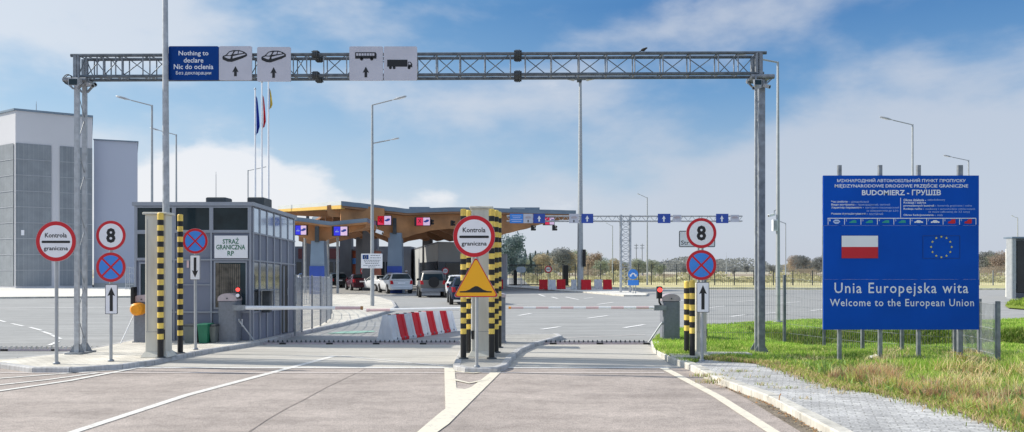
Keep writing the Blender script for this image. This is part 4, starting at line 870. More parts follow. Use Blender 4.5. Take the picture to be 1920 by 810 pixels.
# struts
a0 = Vector((XX(1242,DG(637,IZ)),DG(637,IZ)+.05,ZZ(605,DG(637,IZ)))); o = thing('support_strut',tuple(a0),'thin grey strut sloping from the right barrier machine down to the spike strip end','strut')
MB().tube(a0,Vector((*G(1217,644),.04)),.022,8).build('rod','galv_light',o); MB().tube(a0,a0+Vector((.03,0,0)),.05,10).build('pivot','galv',o)
a0 = Vector((XX(448,Dl),Dl-.02,ZZ(600,Dl))); o = thing('support_strut',tuple(a0),'thin grey strut sloping right from the booth barrier machine to the ground','strut')
MB().tube(a0,Vector((XX(477,Dl+.3),Dl+.3,IZ)),.018,8).build('rod','galv_light',o); MB().tube(a0,a0+Vector((.03,0,0)),.04,10).build('pivot','galv',o)
# signal lamps
D = Dl-.05; o = thing('signal_light',(XX(446,D),D,ZZ(552,D)),'red signal lamp above a white one beside the hood of the booth barrier machine','traffic light')
MB().bbox(XX(443,D),XX(450,D),D,D+.1,ZZ(560,D),ZZ(538,D),.01).build('housing','black',o); MB().tube((XX(446.3,D),D-.03,ZZ(543,D)),(XX(446.3,D),D-.001,ZZ(543,D)),.045,16).build('red_lens','red_lamp',o); MB().tube((XX(446,D),D-.03,ZZ(554,D)),(XX(446,D),D-.001,ZZ(554,D)),.042,16).build('clear_lens','letter',o)
D = DG(637,IZ)-.05; o = thing('signal_light',(XX(1237,D),D,ZZ(548,D)),'red signal lamp on a curved black arm left of the right barrier machine','traffic light')
MB().bbox(XX(1232,D),XX(1242,D),D,D+.12,ZZ(560,D),ZZ(537,D),.015).build('housing','black',o); MB().tube((XX(1237,D),D-.05,ZZ(543.5,D)),(XX(1237,D),D-.001,ZZ(543.5,D)),.055,16).build('red_lens','red_lamp',o)
MB().path([(XX(1237,D),D+.05,ZZ(560,D)),(XX(1236.5,D),D+.05,ZZ(566,D)),(XX(1239,D),D+.05,ZZ(571,D)),(XX(1243,D),D+.1,ZZ(574,D))],.024,8).build('arm','black',o); MB().tube((XX(1237,D),D-.13,ZZ(541.6,D)),(XX(1237,D),D-.001,ZZ(541.6,D)),.062,14).build('visor','black',o) if False else None
D = DG(642,IZ); o = thing('signal_light',(XX(249,D),D,ZZ(556,D)),'black signal head seen edge-on left of the hood of the far left barrier machine','traffic light')
MB().bbox(XX(246,D),XX(252,D),D-.05,D+.15,ZZ(570,D),ZZ(538,D),.015).build('housing','black',o); MB().path([(XX(249,D),D,ZZ(568,D)),(XX(252,D),D,ZZ(576,D)),(XX(257,D),D,ZZ(578,D))],.022,8).build('arm','black',o)
# ---- spike strips: a recessed channel with upright teeth
def spikes(px0,px1,label,y=645.,pit='dark_steel'):
    D = DG(y); x0,x1 = XX(px0,D),XX(px1,D); o = thing('spike_strip',((x0+x1)/2,D,0),label,'spike strip')
    MB().box(x0,x1,D-.14,D+.20,.004,.030).build('base_plate','galv',o); m = MB(); n = int((x1-x0)/.115)
    for i in range(n):
        x = x0+.06+i*.115; m.add([(x-.025,D-.03,.03),(x+.025,D-.03,.03),(x+.025,D+.05,.03),(x-.025,D+.05,.03),(x-.008,D-.02,.10),(x+.008,D-.02,.10),(x+.008,D+.01,.10),(x-.008,D+.01,.10)],[(4,5,6,7),(0,1,5,4),(1,2,6,5),(2,3,7,6),(3,0,4,7)])
    m.box(x0+.01,x1-.01,D-.034,D+.054,.0295,.036); m.build('teeth',pit,o); MB().box(x0,x1,D-.155,D-.14,.0041,.05).box(x0,x1,D+.20,D+.215,.0041,.05).build('edge_bar','housing_cap',o)
    m = MB(); k = 0
    while x0+.6+k*1.15 < x1: xx = x0+.6+k*1.15; m.box(xx,xx+.16,D-.17,D-.156,.0042,.045); k += 1
    m.build('bolt_block','black',o)
spikes(482,862,'long toothed spike strip across the left lane between booth and middle island')
spikes(985,1216,'toothed spike strip across the right lane, from middle island to grass')
spikes(-40,205,'pale toothed spike strip behind the far left island nose',657,'kerb')
# drain cover / teal mat
tag(sheet('painted_patch',Gs([(612,626),(640,622),(700,620.5),(704,622.5),(664,626)]),.012,'teal'),kind='structure')

# ================================================================== PLASTIC BARRIER BLOCKS
def block(L,W,Hh,m,label,grp,loc,rz):
    o = thing('barrier_block',loc,label,'barrier block',grp,rz); mb = MB(); y0,y1 = -W/2,W/2
    sec = [(y0,0),(y0,.10*Hh),(y0*.92,.16*Hh),(y0*.42,.92*Hh),(y0*.36,Hh),(y1*.36,Hh),(y1*.42,.92*Hh),(y1*.92,.16*Hh),(y1,.10*Hh),(y1,0)]
    n=len(sec); xs = [0,.02,L*.30,L*.34,L*.66,L*.70,L-.02,L]; ins = [.02,0,0,.02,.02,0,0,.02]
    for k,(x,i_) in enumerate(zip(xs,ins)):
        for y,z in sec: mb.v.append((x,y-(i_ if y>0 else -i_)*(1 if .1*Hh<z<.95*Hh else 0),z))
    for k in range(len(xs)-1):
        for i in range(n): mb.f.append([k*n+i,(k+1)*n+i,(k+1)*n+(i+1)%n,k*n+(i+1)%n]); mb.mi.append(0); mb.sm.append(False)
    mb.f.append(list(range(n))[::1]); mb.mi.append(0); mb.sm.append(False); mb.f.append(list(range((len(xs)-1)*n,len(xs)*n))[::-1]); mb.mi.append(0); mb.sm.append(False)
    mb.build('body',m,o,local=True); MB().tube((L/2,0,Hh),(L/2,0,Hh+.02),.045,12).build('filler_cap','black',o,local=True)
    MB().tube((L*.5,y0*1.0-.004,.09*Hh),(L*.5,y0*1.0+.01,.09*Hh),.03,10).tube((L*.5,y1*1.0-.01,.09*Hh),(L*.5,y1*1.0+.004,.09*Hh),.03,10).build('drain_plug','housing',o,local=True); return o
A = Vector(G(722,640)); Bq = Vector(G(843,620.5)); dv = (Bq-A); n = 9; L = dv.length/n; rz = math.atan2(dv.y,dv.x); names = ['first and nearest','second','third','fourth','fifth and middle one','sixth','seventh','eighth','ninth and farthest']
for i in range(n):
    p = A+dv*(i/n); c = 'white' if i%2 == 0 else 'red'
    block(L-.006,.50,.66,c+'_plastic',f'{c} plastic block, {names[i]} in the slanting row','row of red and white barrier blocks in the entry lane',(p.x,p.y,.004),rz)
far = [(933,943,'red','behind the striped posts of the middle island'),(1011,1027,'red','left end of the cluster near the round sign by the gate'),(1028,1042,'white','between two red ones near the round sign by the gate'),(1044,1060,'red','right of the white one near the round sign by the gate'),(1071,1081,'white','tucked against the left of the floodlight mast foot'),(1090,1108,'red','immediately right of the floodlight mast foot'),(1114,1129,'white','between the two red ones right of the floodlight mast'),(1131,1147,'red','rightmost of the row beyond the floodlight mast')]
for k,(a,b_,c,w) in enumerate(far):
    D = DG(542+.6*(k%3),IZ); block(XX(b_,D)-XX(a,D),.5,.86,c+'_plastic',f'distant {c} barrier block {w}','distant red and white barrier blocks',(XX(a,D),D,IZ),R([4,-3,-10,6,0,3,-6,2][k]))

# ================================================================== MESH FENCES
def fence(name,label,pts,m_post,m_wire,dx=.05,dz=.2,pr=.03,wr=.0032,z0=IZ,cat='fence',split=True):
    # pts: (x, y, base z, top z)
    o = thing(name,(pts[0][0],pts[0][1],z0),label,cat)
    for p in pts: MB().bar((p[0],p[1],p[2]),(p[0],p[1],p[3]+.06),pr*2,pr*2).build('post',m_post,o)
    for a,b_ in zip(pts,pts[1:]):
        a_,bb = Vector(a[:2]),Vector(b_[:2]); L = (bb-a_).length; n = max(2,int(L/dx)); mb = MB(); dd=(bb-a_).normalized()
        for i in range(n+1):
            q = a_.lerp(bb,i/n); t_ = i/n; z_a = a[2]+(b_[2]-a[2])*t_+.05; z_b = a[3]+(b_[3]-a[3])*t_
            mb.tube((q.x,q.y,z_a),(q.x,q.y,z_b),wr,4,caps=False,sm=False)
        hh = a[3]-a[2]-.05; k = int(hh/dz)
        for j in range(k+1):
            f_ = j/k; nn = Vector((-dd.y,dd.x))*wr*2
            for s_ in (-1,1): mb.tube((a_.x+nn.x*s_,a_.y+nn.y*s_,a[2]+.05+hh*f_),(bb.x+nn.x*s_,bb.y+nn.y*s_,b_[2]+.05+(b_[3]-b_[2]-.05)*f_),wr*1.25,4,caps=False,sm=False)
        mb.build('mesh_panel',m_wire,o)
    return o
D0 = DG(640,IZ)
def fp(px,base,top): D = DG(base,IZ); return (XX(px,D),D,IZ-.05,ZZ(top,D))
fence('mesh_fence','galvanised mesh fence on the right grass running behind the gantry leg and the blue board',
      [fp(1322,640,524),fp(1471,641,520),fp(1545,650,530),fp(1617,658,540),fp(1691,665,548),fp(1790,670,560)],'galv','galv',wr=.0026)
fence('mesh_fence','pale mesh fence panels turning toward the camera right of the blue board',
      [fp(1795,669,562),fp(1836,679,566),fp(1871,689,571)],'galv','galv_light',.03,wr=.003)
def fq(px,base,top): D = DG(base,IZ); return (XX(px,D),D,IZ,ZZ(top,D))
fence('mesh_fence','silvery curved mesh fence on the paving right of the guard booth',
      [fq(553,630,519),fq(566,622,520),fq(585,616,521),fq(601,611,521),fq(612,605,521),fq(620,598,521),fq(622,588,520),fq(612,579,519),fq(585,573,518),fq(556,570,517)],'galv','galv_light',.05,.2,.022,.0032)
# far perimeter fence
for (xa,xb,D,lab) in [(960,1340,92,'dark perimeter fence in the distance between the canopy and the right 8 sign'),(1340,1560,90,'low perimeter fence in the distance between the right 8 sign and the blue board')]:
    top = 496 if xa == 960 else 506; n = 16 if xa==960 else 6
    fence('perimeter_fence',lab,[(XX(xa+(xb-xa)*i/n,D),D,.0,ZZ(top if xa==960 else 508,D)) for i in range(n+1)],'dark_steel','dark_steel',.22,.5,.05,.010,0)
fence('perimeter_fence','low perimeter fence in the distance right of the blue board',[(XX(1836+i*26,90),90,0,ZZ(508,90)) for i in range(5)],'galv','galv',.25,.5,.05,.008,0)
# gate by the canopy
D=88; o = thing('gate',(XX(985,D),D,0),'dark sliding gate of vertical bars left of the small round sign','gate'); m = MB()
for i in range(26): x=XX(955+i*2.4,D); m.bar((x,D,.1),(x,D,ZZ(497,D)),.05,.05)
m.build('bars','dark_steel',o); MB().bar((XX(955,D),D,.15),(XX(1016,D),D,.15),.12,.12).build('rail','dark_steel',o); MB().bar((XX(955,D),D,ZZ(497,D)),(XX(1016,D),D,ZZ(497,D)),.12,.12).build('rail','dark_steel',o)
for a,b_,l in ((963,969,'left'),(1056,1066,'right')):
    o=thing('gate_pillar',(XX(a,D-1),D-1,0),f'black gate machine pillar at the {l} end of the distant gate opening','pillar'); MB().bbox(XX(a,D-1),XX(b_,D-1),D-1,D-.3,0,ZZ(497 if l=="right" else 506,D-1),.04).build('body','black',o); MB().box(XX(a,D-1)-.08,XX(b_,D-1)+.08,D-1.1,D-.2,0,.12).build('base','housing',o)

# ================================================================== BIG BLUE BOARD
DB = 14.45; X0,X1,Z1,Z0 = XX(1543.5,DB),XX(1835.5,DB),ZZ(329,DB),ZZ(618,DB)
o = thing('information_board',((X0+X1)/2,DB,IZ),'large blue welcome board with Polish and EU flags on metal posts in the grass','sign')
zs = [ZZ(423,DB),ZZ(524,DB)]
MB().box(X0,X1,DB,DB+.02,zs[0]+.002,Z1).build('upper_panel','board_blue',o); MB().box(X0+.012,X1+.0,DB+.004,DB+.024,zs[1]+.0015,zs[0]).build('middle_panel','board_blue',o); MB().box(X0+.004,X1+.003,DB,DB+.02,Z0,zs[1]).build('lower_panel','board_blue',o)
for px in (1573,1649,1721,1798.5):
    x = XX(px,DB+.08); MB().bar((x,DB+.06,IZ-.15),(x,DB+.06,ZZ(309,DB)),.062 if px<1790 else .085,.06).build('post','galv',o); MB().box(x-.03,x+.03,DB+.024,DB+.03,Z1-.4,Z1-.3).box(x-.03,x+.03,DB+.024,DB+.03,Z0+.3,Z0+.4).build('bracket','galv_light',o)
MB().box(X0,X1,DB+.025,DB+.05,Z1-.06,Z1-.01).box(X0,X1,DB+.025,DB+.05,Z0+.01,Z0+.06).box(X0,X0+.03,DB+.025,DB+.05,Z0+.06,Z1-.06).box(X1-.03,X1,DB+.025,DB+.05,Z0+.06,Z1-.06).build('frame','galv',o)
u = DB/S; yt = DB-.003
def bt(s_,px,py,w,h,bold=0.,m='letter',al='C',sp=1.): return text(s_,XX(px,DB),ZZ(py,DB),yt,h*u,m,o,w*u,bold,align=al,sp=sp)
bt('МІЖНАРОДНИЙ АВТОМОБІЛЬНИЙ ПУНКТ ПРОПУСКУ',1690,338.5,241,8.5,.018); bt('MIĘDZYNARODOWE DROGOWE PRZEJŚCIE GRANICZNE',1690,348.5,250,10,.018)
bt('BUDOMIERZ - ГРУШІВ',1690,361,148,10.5,.025)
bt('Unia Europejska wita',1690,543,251,26,.006,sp=1.14); bt('Welcome to the European Union',1691,569.5,270,18,.008,sp=1.12)
for s1,s2,py,w1,w2,x in [('Час роботи -','цілодобовий',378.5,34,33,1558.5),('Види контролю -','прикордонний, митний',384,47,60,1558.5),('Характер перевезень -','вантажно-пасажирський',389.5,61,63,1558.5),('Режим функціонування -','постійний',401,68,26,1558.5),
                          ('Okres działania -','całodobowy',375,42,33,1694),('Rodzaje i zakres','',380.5,42,0,1694),('prowadzonych kontroli -','kontrola graniczna i celna',386,61,64,1694),('Rodzaje ruchu -','osobowy i samochodów ciężarowych',392,38,93,1694),('Okres funkcjonowania -','stały',403.5,60,11,1694)]:
    bt(s1,x,py,w1,4.6,.02,'letter','L')
    if s2: bt(s2,x+w1+3,py,w2,4.6,0,'letter_dim','L')
bt('(з обмеженням до 3,5т)',1625,395.5,59,4.6,0,'letter_dim','L'); bt('(o masie całkowitej do 3,5 tony)',1741,397.5,77,4.6,0,'letter_dim','L')
MB().xz([(XX(1688,DB),ZZ(408,DB)),(XX(1689,DB),ZZ(408,DB)),(XX(1689,DB),ZZ(371,DB)),(XX(1688,DB),ZZ(371,DB))],yt,.002).build('divider_line','letter',o)
m = MB(); m.xz([(XX(1551.5,DB),ZZ(410,DB)),(XX(1830,DB),ZZ(410,DB)),(XX(1830,DB),ZZ(408.6,DB)),(XX(1551.5,DB),ZZ(408.6,DB))],yt,.002)
for k in range(10): px = 1552+30.8*k; m.xz([(XX(px,DB),ZZ(421,DB)),(XX(px+1.1,DB),ZZ(421,DB)),(XX(px+1.1,DB),ZZ(410,DB)),(XX(px,DB),ZZ(410,DB))],yt,.002)
m.build('lane_diagram','letter',o)
for k in range(9):
    px = 1552+30.8*k; text(str(k+1),XX(px+4,DB),ZZ(413,DB),yt,3.5*u,'letter',o,2*u); q = px+16.5; pg = lambda pts: [(XX(q+a,DB),ZZ(415.5+b_,DB)) for a,b_ in pts]
    if k == 0: MB().xz(pg([(-7,0),(-3,-4),(3,-4),(7,0),(3,4),(-3,4)]),yt,.002).build('lane_symbol','letter_dim',o); MB().xz(pg([(-4,-.5),(4,-.5),(4,.7),(-4,.7)]),yt-.002,.0015).build('lane_symbol','board_dark',o)
    elif k < 5: MB().xz(pg([(-7,1),(-4,-.5),(-1,-2.6),(6,-2.6),(6.5,2.5),(-7,2.5)]),yt,.002).build('lane_symbol','green_lane',o)
    elif k < 7: MB().xz(pg([(-8,0),(-5,-.6),(-3,-2.6),(2,-2.6),(5,-.8),(8,0),(8,2.4),(5.5,2.4),(4,1.4),(2.5,2.4),(-2.5,2.4),(-4,1.4),(-5.5,2.4),(-8,2.4)]),yt,.002).build('lane_symbol','white_sign',o)
    else: MB().xz(pg([(-7,3),(-6,0),(-2,-1),(0,-4),(7,-5),(7,3),(3,4)]),yt,.002).build('lane_symbol','red_sign',o)
# flags
x0,x1,z0,zm,z1 = XX(1578,DB),XX(1646,DB),ZZ(484,DB),ZZ(463,DB),ZZ(442,DB)
MB().box(x0-.006,x1+.006,yt-.0005,yt+.001,z0-.006,z1+.006).build('flag_outline','board_dark',o)
MB().box(x0,x1,yt-.002,yt-.0006,zm,z1).build('flag_field','white_sign',o); MB().box(x0,x1,yt-.002,yt-.0006,z0,zm).build('flag_field','red_sign',o)
x0,x1,z0,z1 = XX(1730,DB),XX(1800,DB),ZZ(484.5,DB),ZZ(441.5,DB)
MB().frame(x0,x1,z0,z1,.007,yt,.002).build('flag_outline','board_dark',o); m = MB(); cx,cz = (x0+x1)/2,(z0+z1)/2
for k in range(12):
    a = k*math.pi/6; sx,sz = cx+.185*math.cos(a),cz+.185*math.sin(a)
    MB().xz([(sx+(.024 if j%2==0 else .010)*math.sin(j*math.pi/5),sz+(.024 if j%2==0 else .010)*math.cos(j*math.pi/5)) for j in range(10)],yt,.002).build('star','star',o)

# ================================================================== FLOWER, STONES
x,y = G(1803,692,IZ+.05); o = thing('flowering_weed',(x,y,IZ),'bright yellow flowering weed in the grass under the right end of the blue board','plant')
m = MB(); m2 = MB(); random.seed(5)
for k in range(7):
    a = random.uniform(0,6.28); tp = (x+math.cos(a)*.07,y+math.sin(a)*.05,IZ+.18+random.uniform(0,.1)); m.tube((x,y,IZ-.03),tp,.004,5)
    for j in range(26):
        c = Vector(tp)+Vector((random.gauss(0,.03),random.gauss(0,.03),random.gauss(0,.025))); q = [c+Vector((random.uniform(-.02,.02),random.uniform(-.02,.02),random.uniform(-.02,.02))) for _ in range(3)]; m2.add(q,[(0,1,2)])
m.build('stem','stem',o); m2.build('blossom','flower',o)
for k,(px,py,r) in enumerate([(1643,682,.10),(1655,686,.06)]):
    x,y = G(px,py,IZ); bm = bmesh.new(); bmesh.ops.create_icosphere(bm,subdivisions=2,radius=r)
    for v in bm.verts: v.co = Vector((v.co.x*1.3+random.uniform(-.01,.01),v.co.y*.9+random.uniform(-.01,.01),v.co.z*.6+random.uniform(-.01,.01)))
    me = bpy.data.meshes.new('stone'); bm.to_mesh(me); bm.free(); me.materials.append(M['stone_white']); so = bpy.data.objects.new('stone',me); col.objects.link(so); so.location=(x,y,IZ+r*.65+.04); tag(so,['larger white stone at the foot of the board post in the grass','smaller white stone just right of the larger one in the grass'][k],'stone')
# rusty bracket stub in the kerb
x,y = G(1460,752,IZ); o = thing('kerb_stake',(x,y,IZ),'thin rusty stake sticking up beside the near footpath kerb','stake'); MB().path([(x,y,IZ-.05),(x+.01,y,IZ+.06),(x+.03,y,IZ+.10)],.006,6).build('rod','rust',o)

# ================================================================== CANOPY
o = thing('checkpoint_canopy',(-4,70,0),'wide checkpoint canopy of curved timber beams with a blue-grey roof edge on tall columns','canopy')
A0 = Vector((-12.8,60)); U = Vector((18.4,10)); V = Vector((-7.,19))
def ft(px): k=(px-960)/S; return (k*60+12.8)/(18.4-10*k)
def fd(px): return 60+10*ft(px)
top_ = [(641,377),(670,380),(700,383.5),(735,388),(765,391.5),(800,390),(850,388.5),(900,389),(960,391),(1020,393),(1080,394.5)]
bot_ = [(641,428),(655,424),(680,421),(700,426),(722,440),(741,450),(760,446),(785,438),(815,431),(850,428),(875,438),(893,450),(905,454),(925,449),(955,437),(985,430),(1020,420),(1050,413),(1080,404)]
def interp(tab,px):
    for (a,ya),(b_,yb) in zip(tab,tab[1:]):
        if a <= px <= b_: f_=(px-a)/(b_-a); f_=f_*f_*(3-2*f_)*.5+f_*.5; return ya+(yb-ya)*f_
    return tab[-1][1]
pxs = [641+(1080-641)*i/70 for i in range(71)]
Zt = [(ft(p),ZZ(interp(top_,p),fd(p))) for p in pxs]; Zbm = [ZZ(interp(bot_,p),fd(p)) for p in pxs]
def cp(u_,v_,z): q = A0+U*u_+V*v_; return (q.x,q.y,z)
def strip(name,m,lower,upper,v0,v1,mi2=None):
    mb = MB(); n = len(lower)
    for v_ in (v0,v1):
        for arr in (lower,upper): mb.v += [cp(Zt[i][0],v_,arr[i]) for i in range(n)]
    def qd(a,b_): 
        for i in range(n-1): mb.f.append([a*n+i,a*n+i+1,b_*n+i+1,b_*n+i]); mb.mi.append(0); mb.sm.append(False)
    qd(0,1); qd(3,2); qd(2,0); qd(1,3)
    mb.f += [[0,n,3*n,2*n],[n-1,3*n-1,4*n-1,2*n-1]]; mb.mi += [0,0]; mb.sm += [False,False]; return mb.build(name,m,o)
zt_ = [z for _,z in Zt]; N_=len(zt_)
strip('roof','fascia',[z-.34 for z in zt_],zt_,0,1.0)
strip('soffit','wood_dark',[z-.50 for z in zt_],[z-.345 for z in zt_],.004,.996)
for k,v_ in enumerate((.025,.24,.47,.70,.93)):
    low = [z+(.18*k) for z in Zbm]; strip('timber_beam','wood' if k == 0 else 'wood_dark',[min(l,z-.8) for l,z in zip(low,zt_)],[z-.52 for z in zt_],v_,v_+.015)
    # purlin ends
# west edge of roof, sunlight painted into its lighter wood and fascia colours
c0,c1 = cp(0,-.005,zt_[0]),None
WL = Vector((-19.6,67)); zW = ZZ(386,67)
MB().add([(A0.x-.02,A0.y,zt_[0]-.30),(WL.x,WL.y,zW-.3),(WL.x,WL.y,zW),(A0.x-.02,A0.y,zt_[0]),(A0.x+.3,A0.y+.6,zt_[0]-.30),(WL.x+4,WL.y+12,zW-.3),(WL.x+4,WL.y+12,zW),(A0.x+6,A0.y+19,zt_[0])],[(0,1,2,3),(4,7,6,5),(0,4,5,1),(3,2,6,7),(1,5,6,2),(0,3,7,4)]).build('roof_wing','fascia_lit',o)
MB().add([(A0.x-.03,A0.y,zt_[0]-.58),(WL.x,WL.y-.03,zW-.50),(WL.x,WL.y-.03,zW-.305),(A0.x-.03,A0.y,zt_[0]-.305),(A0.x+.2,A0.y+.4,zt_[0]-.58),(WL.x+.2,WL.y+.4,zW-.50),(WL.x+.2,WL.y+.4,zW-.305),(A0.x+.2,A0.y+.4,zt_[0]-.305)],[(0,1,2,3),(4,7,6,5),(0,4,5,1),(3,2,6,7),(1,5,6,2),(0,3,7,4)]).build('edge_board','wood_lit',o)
# wing beams behind the lower roof
def wing(pts_b,pts_t,D,m,nm,th=.3):
    mb=MB(); poly=[(XX(a,D),ZZ(b_,D)) for a,b_ in pts_b]+[(XX(a,D),ZZ(b_,D)) for a,b_ in pts_t[::-1]]; mb.xz(poly,D,th); return mb.build(nm,m,o)
wing([(523,402),(560,404),(600,406),(641,408),(700,412)],[(523,393),(560,391),(600,388.5),(641,386),(700,391)],66.8,'wood_dark','timber_beam',.5)
wing([(613,392),(615,403),(620,406),(660,409),(705,414),(720,420)],[(613,385),(640,381.5),(660,383),(680,386),(705,389),(720,391)],61.,'wood','timber_beam')
# lower front-left roof
Dq=57.
def lowroof(tb,th,m,nm,dd0=0,dd1=7,off=0):
    mb=MB(); n=len(tb)
    for y in (Dq+dd0,Dq+dd1):
        for s_ in (0,1): mb.v += [(XX(a,Dq),y,ZZ(b_+off+(th if s_==0 else 0),Dq)) for a,b_ in tb]
    def qd(a,b_):
        for i in range(n-1): mb.f.append([a*n+i,a*n+i+1,b_*n+i+1,b_*n+i]); mb.mi.append(0); mb.sm.append(False)
    qd(0,1); qd(3,2); qd(2,0); qd(1,3); mb.f += [[0,n,3*n,2*n],[n-1,3*n-1,4*n-1,2*n-1]]; mb.mi += [0,0]; mb.sm += [False,False]; return mb.build(nm,m,o)
tb = [(540,406),(555,407),(575,409),(600,413),(622,415.5),(645,413),(665,411),(688,409)]
lowroof(tb,7.5,'fascia','lower_roof'); lowroof(tb,3.5,'wood','lower_fascia_board',-.05,7,7.6)
wing([(540,436),(553,440),(575,448),(598,455),(612,450),(640,441),(662,434),(676,430),(684,427)],[(a,b_+10.8) for a,b_ in tb[:-1]]+[(684,420)],57.6,'wood','timber_beam')
wing([(560,452),(600,462),(640,451),(690,440),(722,452),(741,462),(765,452),(800,446)],[(560,425),(600,430),(640,425),(690,422),(722,424),(741,426),(765,420),(800,424)],74.,'wood_dark','timber_beam')
def ccol(px,D,w0,w1,top,m='canopy_col',blue=False):
    x=XX(px,D); z1=ZZ(top,D); a=w0/2; b_=w1/2
    mb=MB().add([(x-a,D-a,0),(x+a,D-a,0),(x+a,D+a,0),(x-a,D+a,0),(x-b_,D-b_,z1),(x+b_,D-b_,z1),(x+b_,D+b_,z1),(x-b_,D+b_,z1)],[(0,3,2,1),(4,5,6,7),(0,1,5,4),(1,2,6,5),(2,3,7,6),(3,0,4,7)]); c=mb.build('column',m,o)
    MB().bar((x,D-b_-.1,z1-.1),(x,D-b_-.1,ZZ(top-27,D)),.28,.14).build('strut','dark_steel',c)
    if blue: MB().box(x-a*.93,x+a*.93,D-a-.03,D-a-.005,0,ZZ(499,D)).build('blue_band','far_blue',c)
ccol(598,57.4,1.15,.9,452,blue=True); ccol(742,fd(742)+.8,1.25,1.0,437,blue=True); ccol(905,fd(905)+1,1.3,1.,450)
for px,D,w in ((580,80,1.2),(650,84,1.3),(679,78,1.1),(700,90,1.2),(802,84,1.1),(690,70,.9)): ccol(px,D,w,w*.9,430,'bldg_dark')
for px in (572,615,633): x=XX(px,60); MB().tube((x,60,0),(x,60,ZZ(440,60)),.10,8).build('column','pole_grey',o)
MB().box(XX(764,fd(780)),XX(802,fd(780)),fd(780)+1,fd(780)+4,zt_[20]-.2,ZZ(386,fd(780))).build('roof_unit','fascia',o)
MB().box(XX(956,68),XX(1012,68),68.2,71,ZZ(396,68),ZZ(388.5,68)).build('roof_unit','fascia',o)
MB().box(XX(960,68),XX(984,68),68.0,68.15,ZZ(396.5,68),ZZ(390.5,68)).build('roof_grille','fascia_lit',o)
# lane LED signs on the canopy
def led(px0,px1,py0,py1,D,kind,label):
    s_ = thing('lane_sign',(XX((px0+px1)/2,D),D,ZZ((py0+py1)/2,D)),label,'sign'); xm = px0+(px1-px0)*.48
    MB().box(XX(px0-4,D),XX(px1+1,D),D+.02,D+.4,ZZ(py1+1,D),ZZ(py0-1,D)).build('casing','black',s_)
    MB().box(XX(px0,D),XX(xm,D),D,D+.019,ZZ(py1,D),ZZ(py0,D)).build('display','led_'+kind,s_); MB().box(XX(xm+.5,D),XX(px1,D),D,D+.019,ZZ(py1,D),ZZ(py0,D)).build('display','led_pink',s_)
    cx,cz,u_ = XX((px0+xm)/2,D),ZZ((py0+py1)/2-1,D),D/S; m=MB()
    if kind == 'red':
        for a in (1,-1): m.xz([(cx-3*u_,cz-a*3.4*u_),(cx-2*u_,cz-a*3.6*u_),(cx+3*u_,cz+a*3.4*u_),(cx+2*u_,cz+a*3.6*u_)],D-.02-.01*(a>0),.008)
        m.build('cross_symbol','black',s_)
    else: m.xz([(cx-3*u_,cz-3*u_),(cx+3*u_,cz-3*u_),(cx+3*u_,cz-1.4*u_),(cx-3*u_,cz-1.4*u_)],D-.02,.01).xz([(cx-1*u_,cz),(cx+1*u_,cz),(cx,cz+2*u_)],D-.02,.01); m.build('text_symbol','letter_dim',s_)
    cx = XX((xm+px1)/2,D); MB().xz([(cx+a*u_,cz+b_*u_) for a,b_ in [(-5,-2),(-5,0),(-2,.6),(0,2.4),(4,2.8),(5,.5),(4,-1),(-1,-3)]],D-.02,.01).build('car_symbol','far_blue',s_)
led(554,574,423,440,56.,'blue','blue and pink lane display at the left under the low canopy roof'); led(626,651,425,441.5,56.,'blue','blue and pink lane display right of the first canopy column')
led(708,733,405,421.5,fd(720)-.6,'red','lane display with a red cross and a car, left one on the canopy beam'); led(781,806,408,422.5,fd(793)-.6,'red','lane display with a red cross, right one on the canopy beam'); led(1022,1039,408,421,69,'red','small lane display with a red cross near the canopy tip')
for px,py,D,l in ((808,416,fd(808)-.8,'black lamp unit right of the second red lane display'),(848,418,fd(848)-.8,'black lamp unit on the canopy beam left of the round sign'),(999,427,61.4,'small black signal hanging under the blue arrow panel'),(1039,427,61.4,'small black signal hanging right of the canopy tip display')):
    s_=thing('hanging_signal',(XX(px,D),D,ZZ(py,D)),l,'traffic light'); r=.16
    MB().bbox(XX(px-3.5,D),XX(px+2,D),D,D+.3,ZZ(py+5,D),ZZ(py-5,D),.04).build('housing','black',s_)
    for j in (-1,1): MB().tube((XX(px,D),D+.1,ZZ(py+j*2.5,D)),(XX(px+4.5,D),D-.1,ZZ(py+j*2.5+1,D)),.09,8).build('visor','black',s_)
# buildings under the canopy
o = thing('control_building',(XX(821,72),76,0),'grey flat-roofed control building under the right half of the canopy','building')
pf = [(XX(821,72),72),(XX(905,76),76),(XX(893,100),100),(XX(768,101),101)]; zh1 = ZZ(453,72); zl = ZZ(468,101)
mb = MB(); mb.add([(*pf[0],0),(*pf[1],0),(*pf[2],0),(*pf[3],0),(*pf[0],zh1),(*pf[1],zh1),(*pf[2],zh1),(*pf[3],zl)],[(4,5,6,7),(0,1,5,4),(1,2,6,5),(2,3,7,6),(3,0,4,7)]); mb.build('wall','bldg_grey',o)
def wallq(a,b_,t0,t1,z0,z1,m,nm,off=.05,par=o):
    a,b_=Vector(a),Vector(b_); p,q=a.lerp(b_,t0),a.lerp(b_,t1); n=Vector((b_.y-a.y,-(b_.x-a.x))).normalized()*off
    return MB().add([(p.x+n.x,p.y+n.y,z0),(q.x+n.x,q.y+n.y,z0),(q.x+n.x,q.y+n.y,z1),(p.x+n.x,p.y+n.y,z1)],[(0,1,2,3)]).build(nm,m,par)
wallq(pf[3],pf[0],.45,1,0,ZZ(490,72),'glass_far','window'); wallq(pf[0],pf[1],0,1,0,ZZ(491,73),'bldg_dark','lower_wall'); wallq(pf[0],pf[1],.15,.45,.3,ZZ(493,73),'glass_far','window',.08); wallq(pf[3],pf[0],0,1,zl-.15,zl-.02,'bldg_dark','roof_edge')
o = thing('service_building',(-22,97,0),'long dark building with a red upper band at the back under the canopy','building')
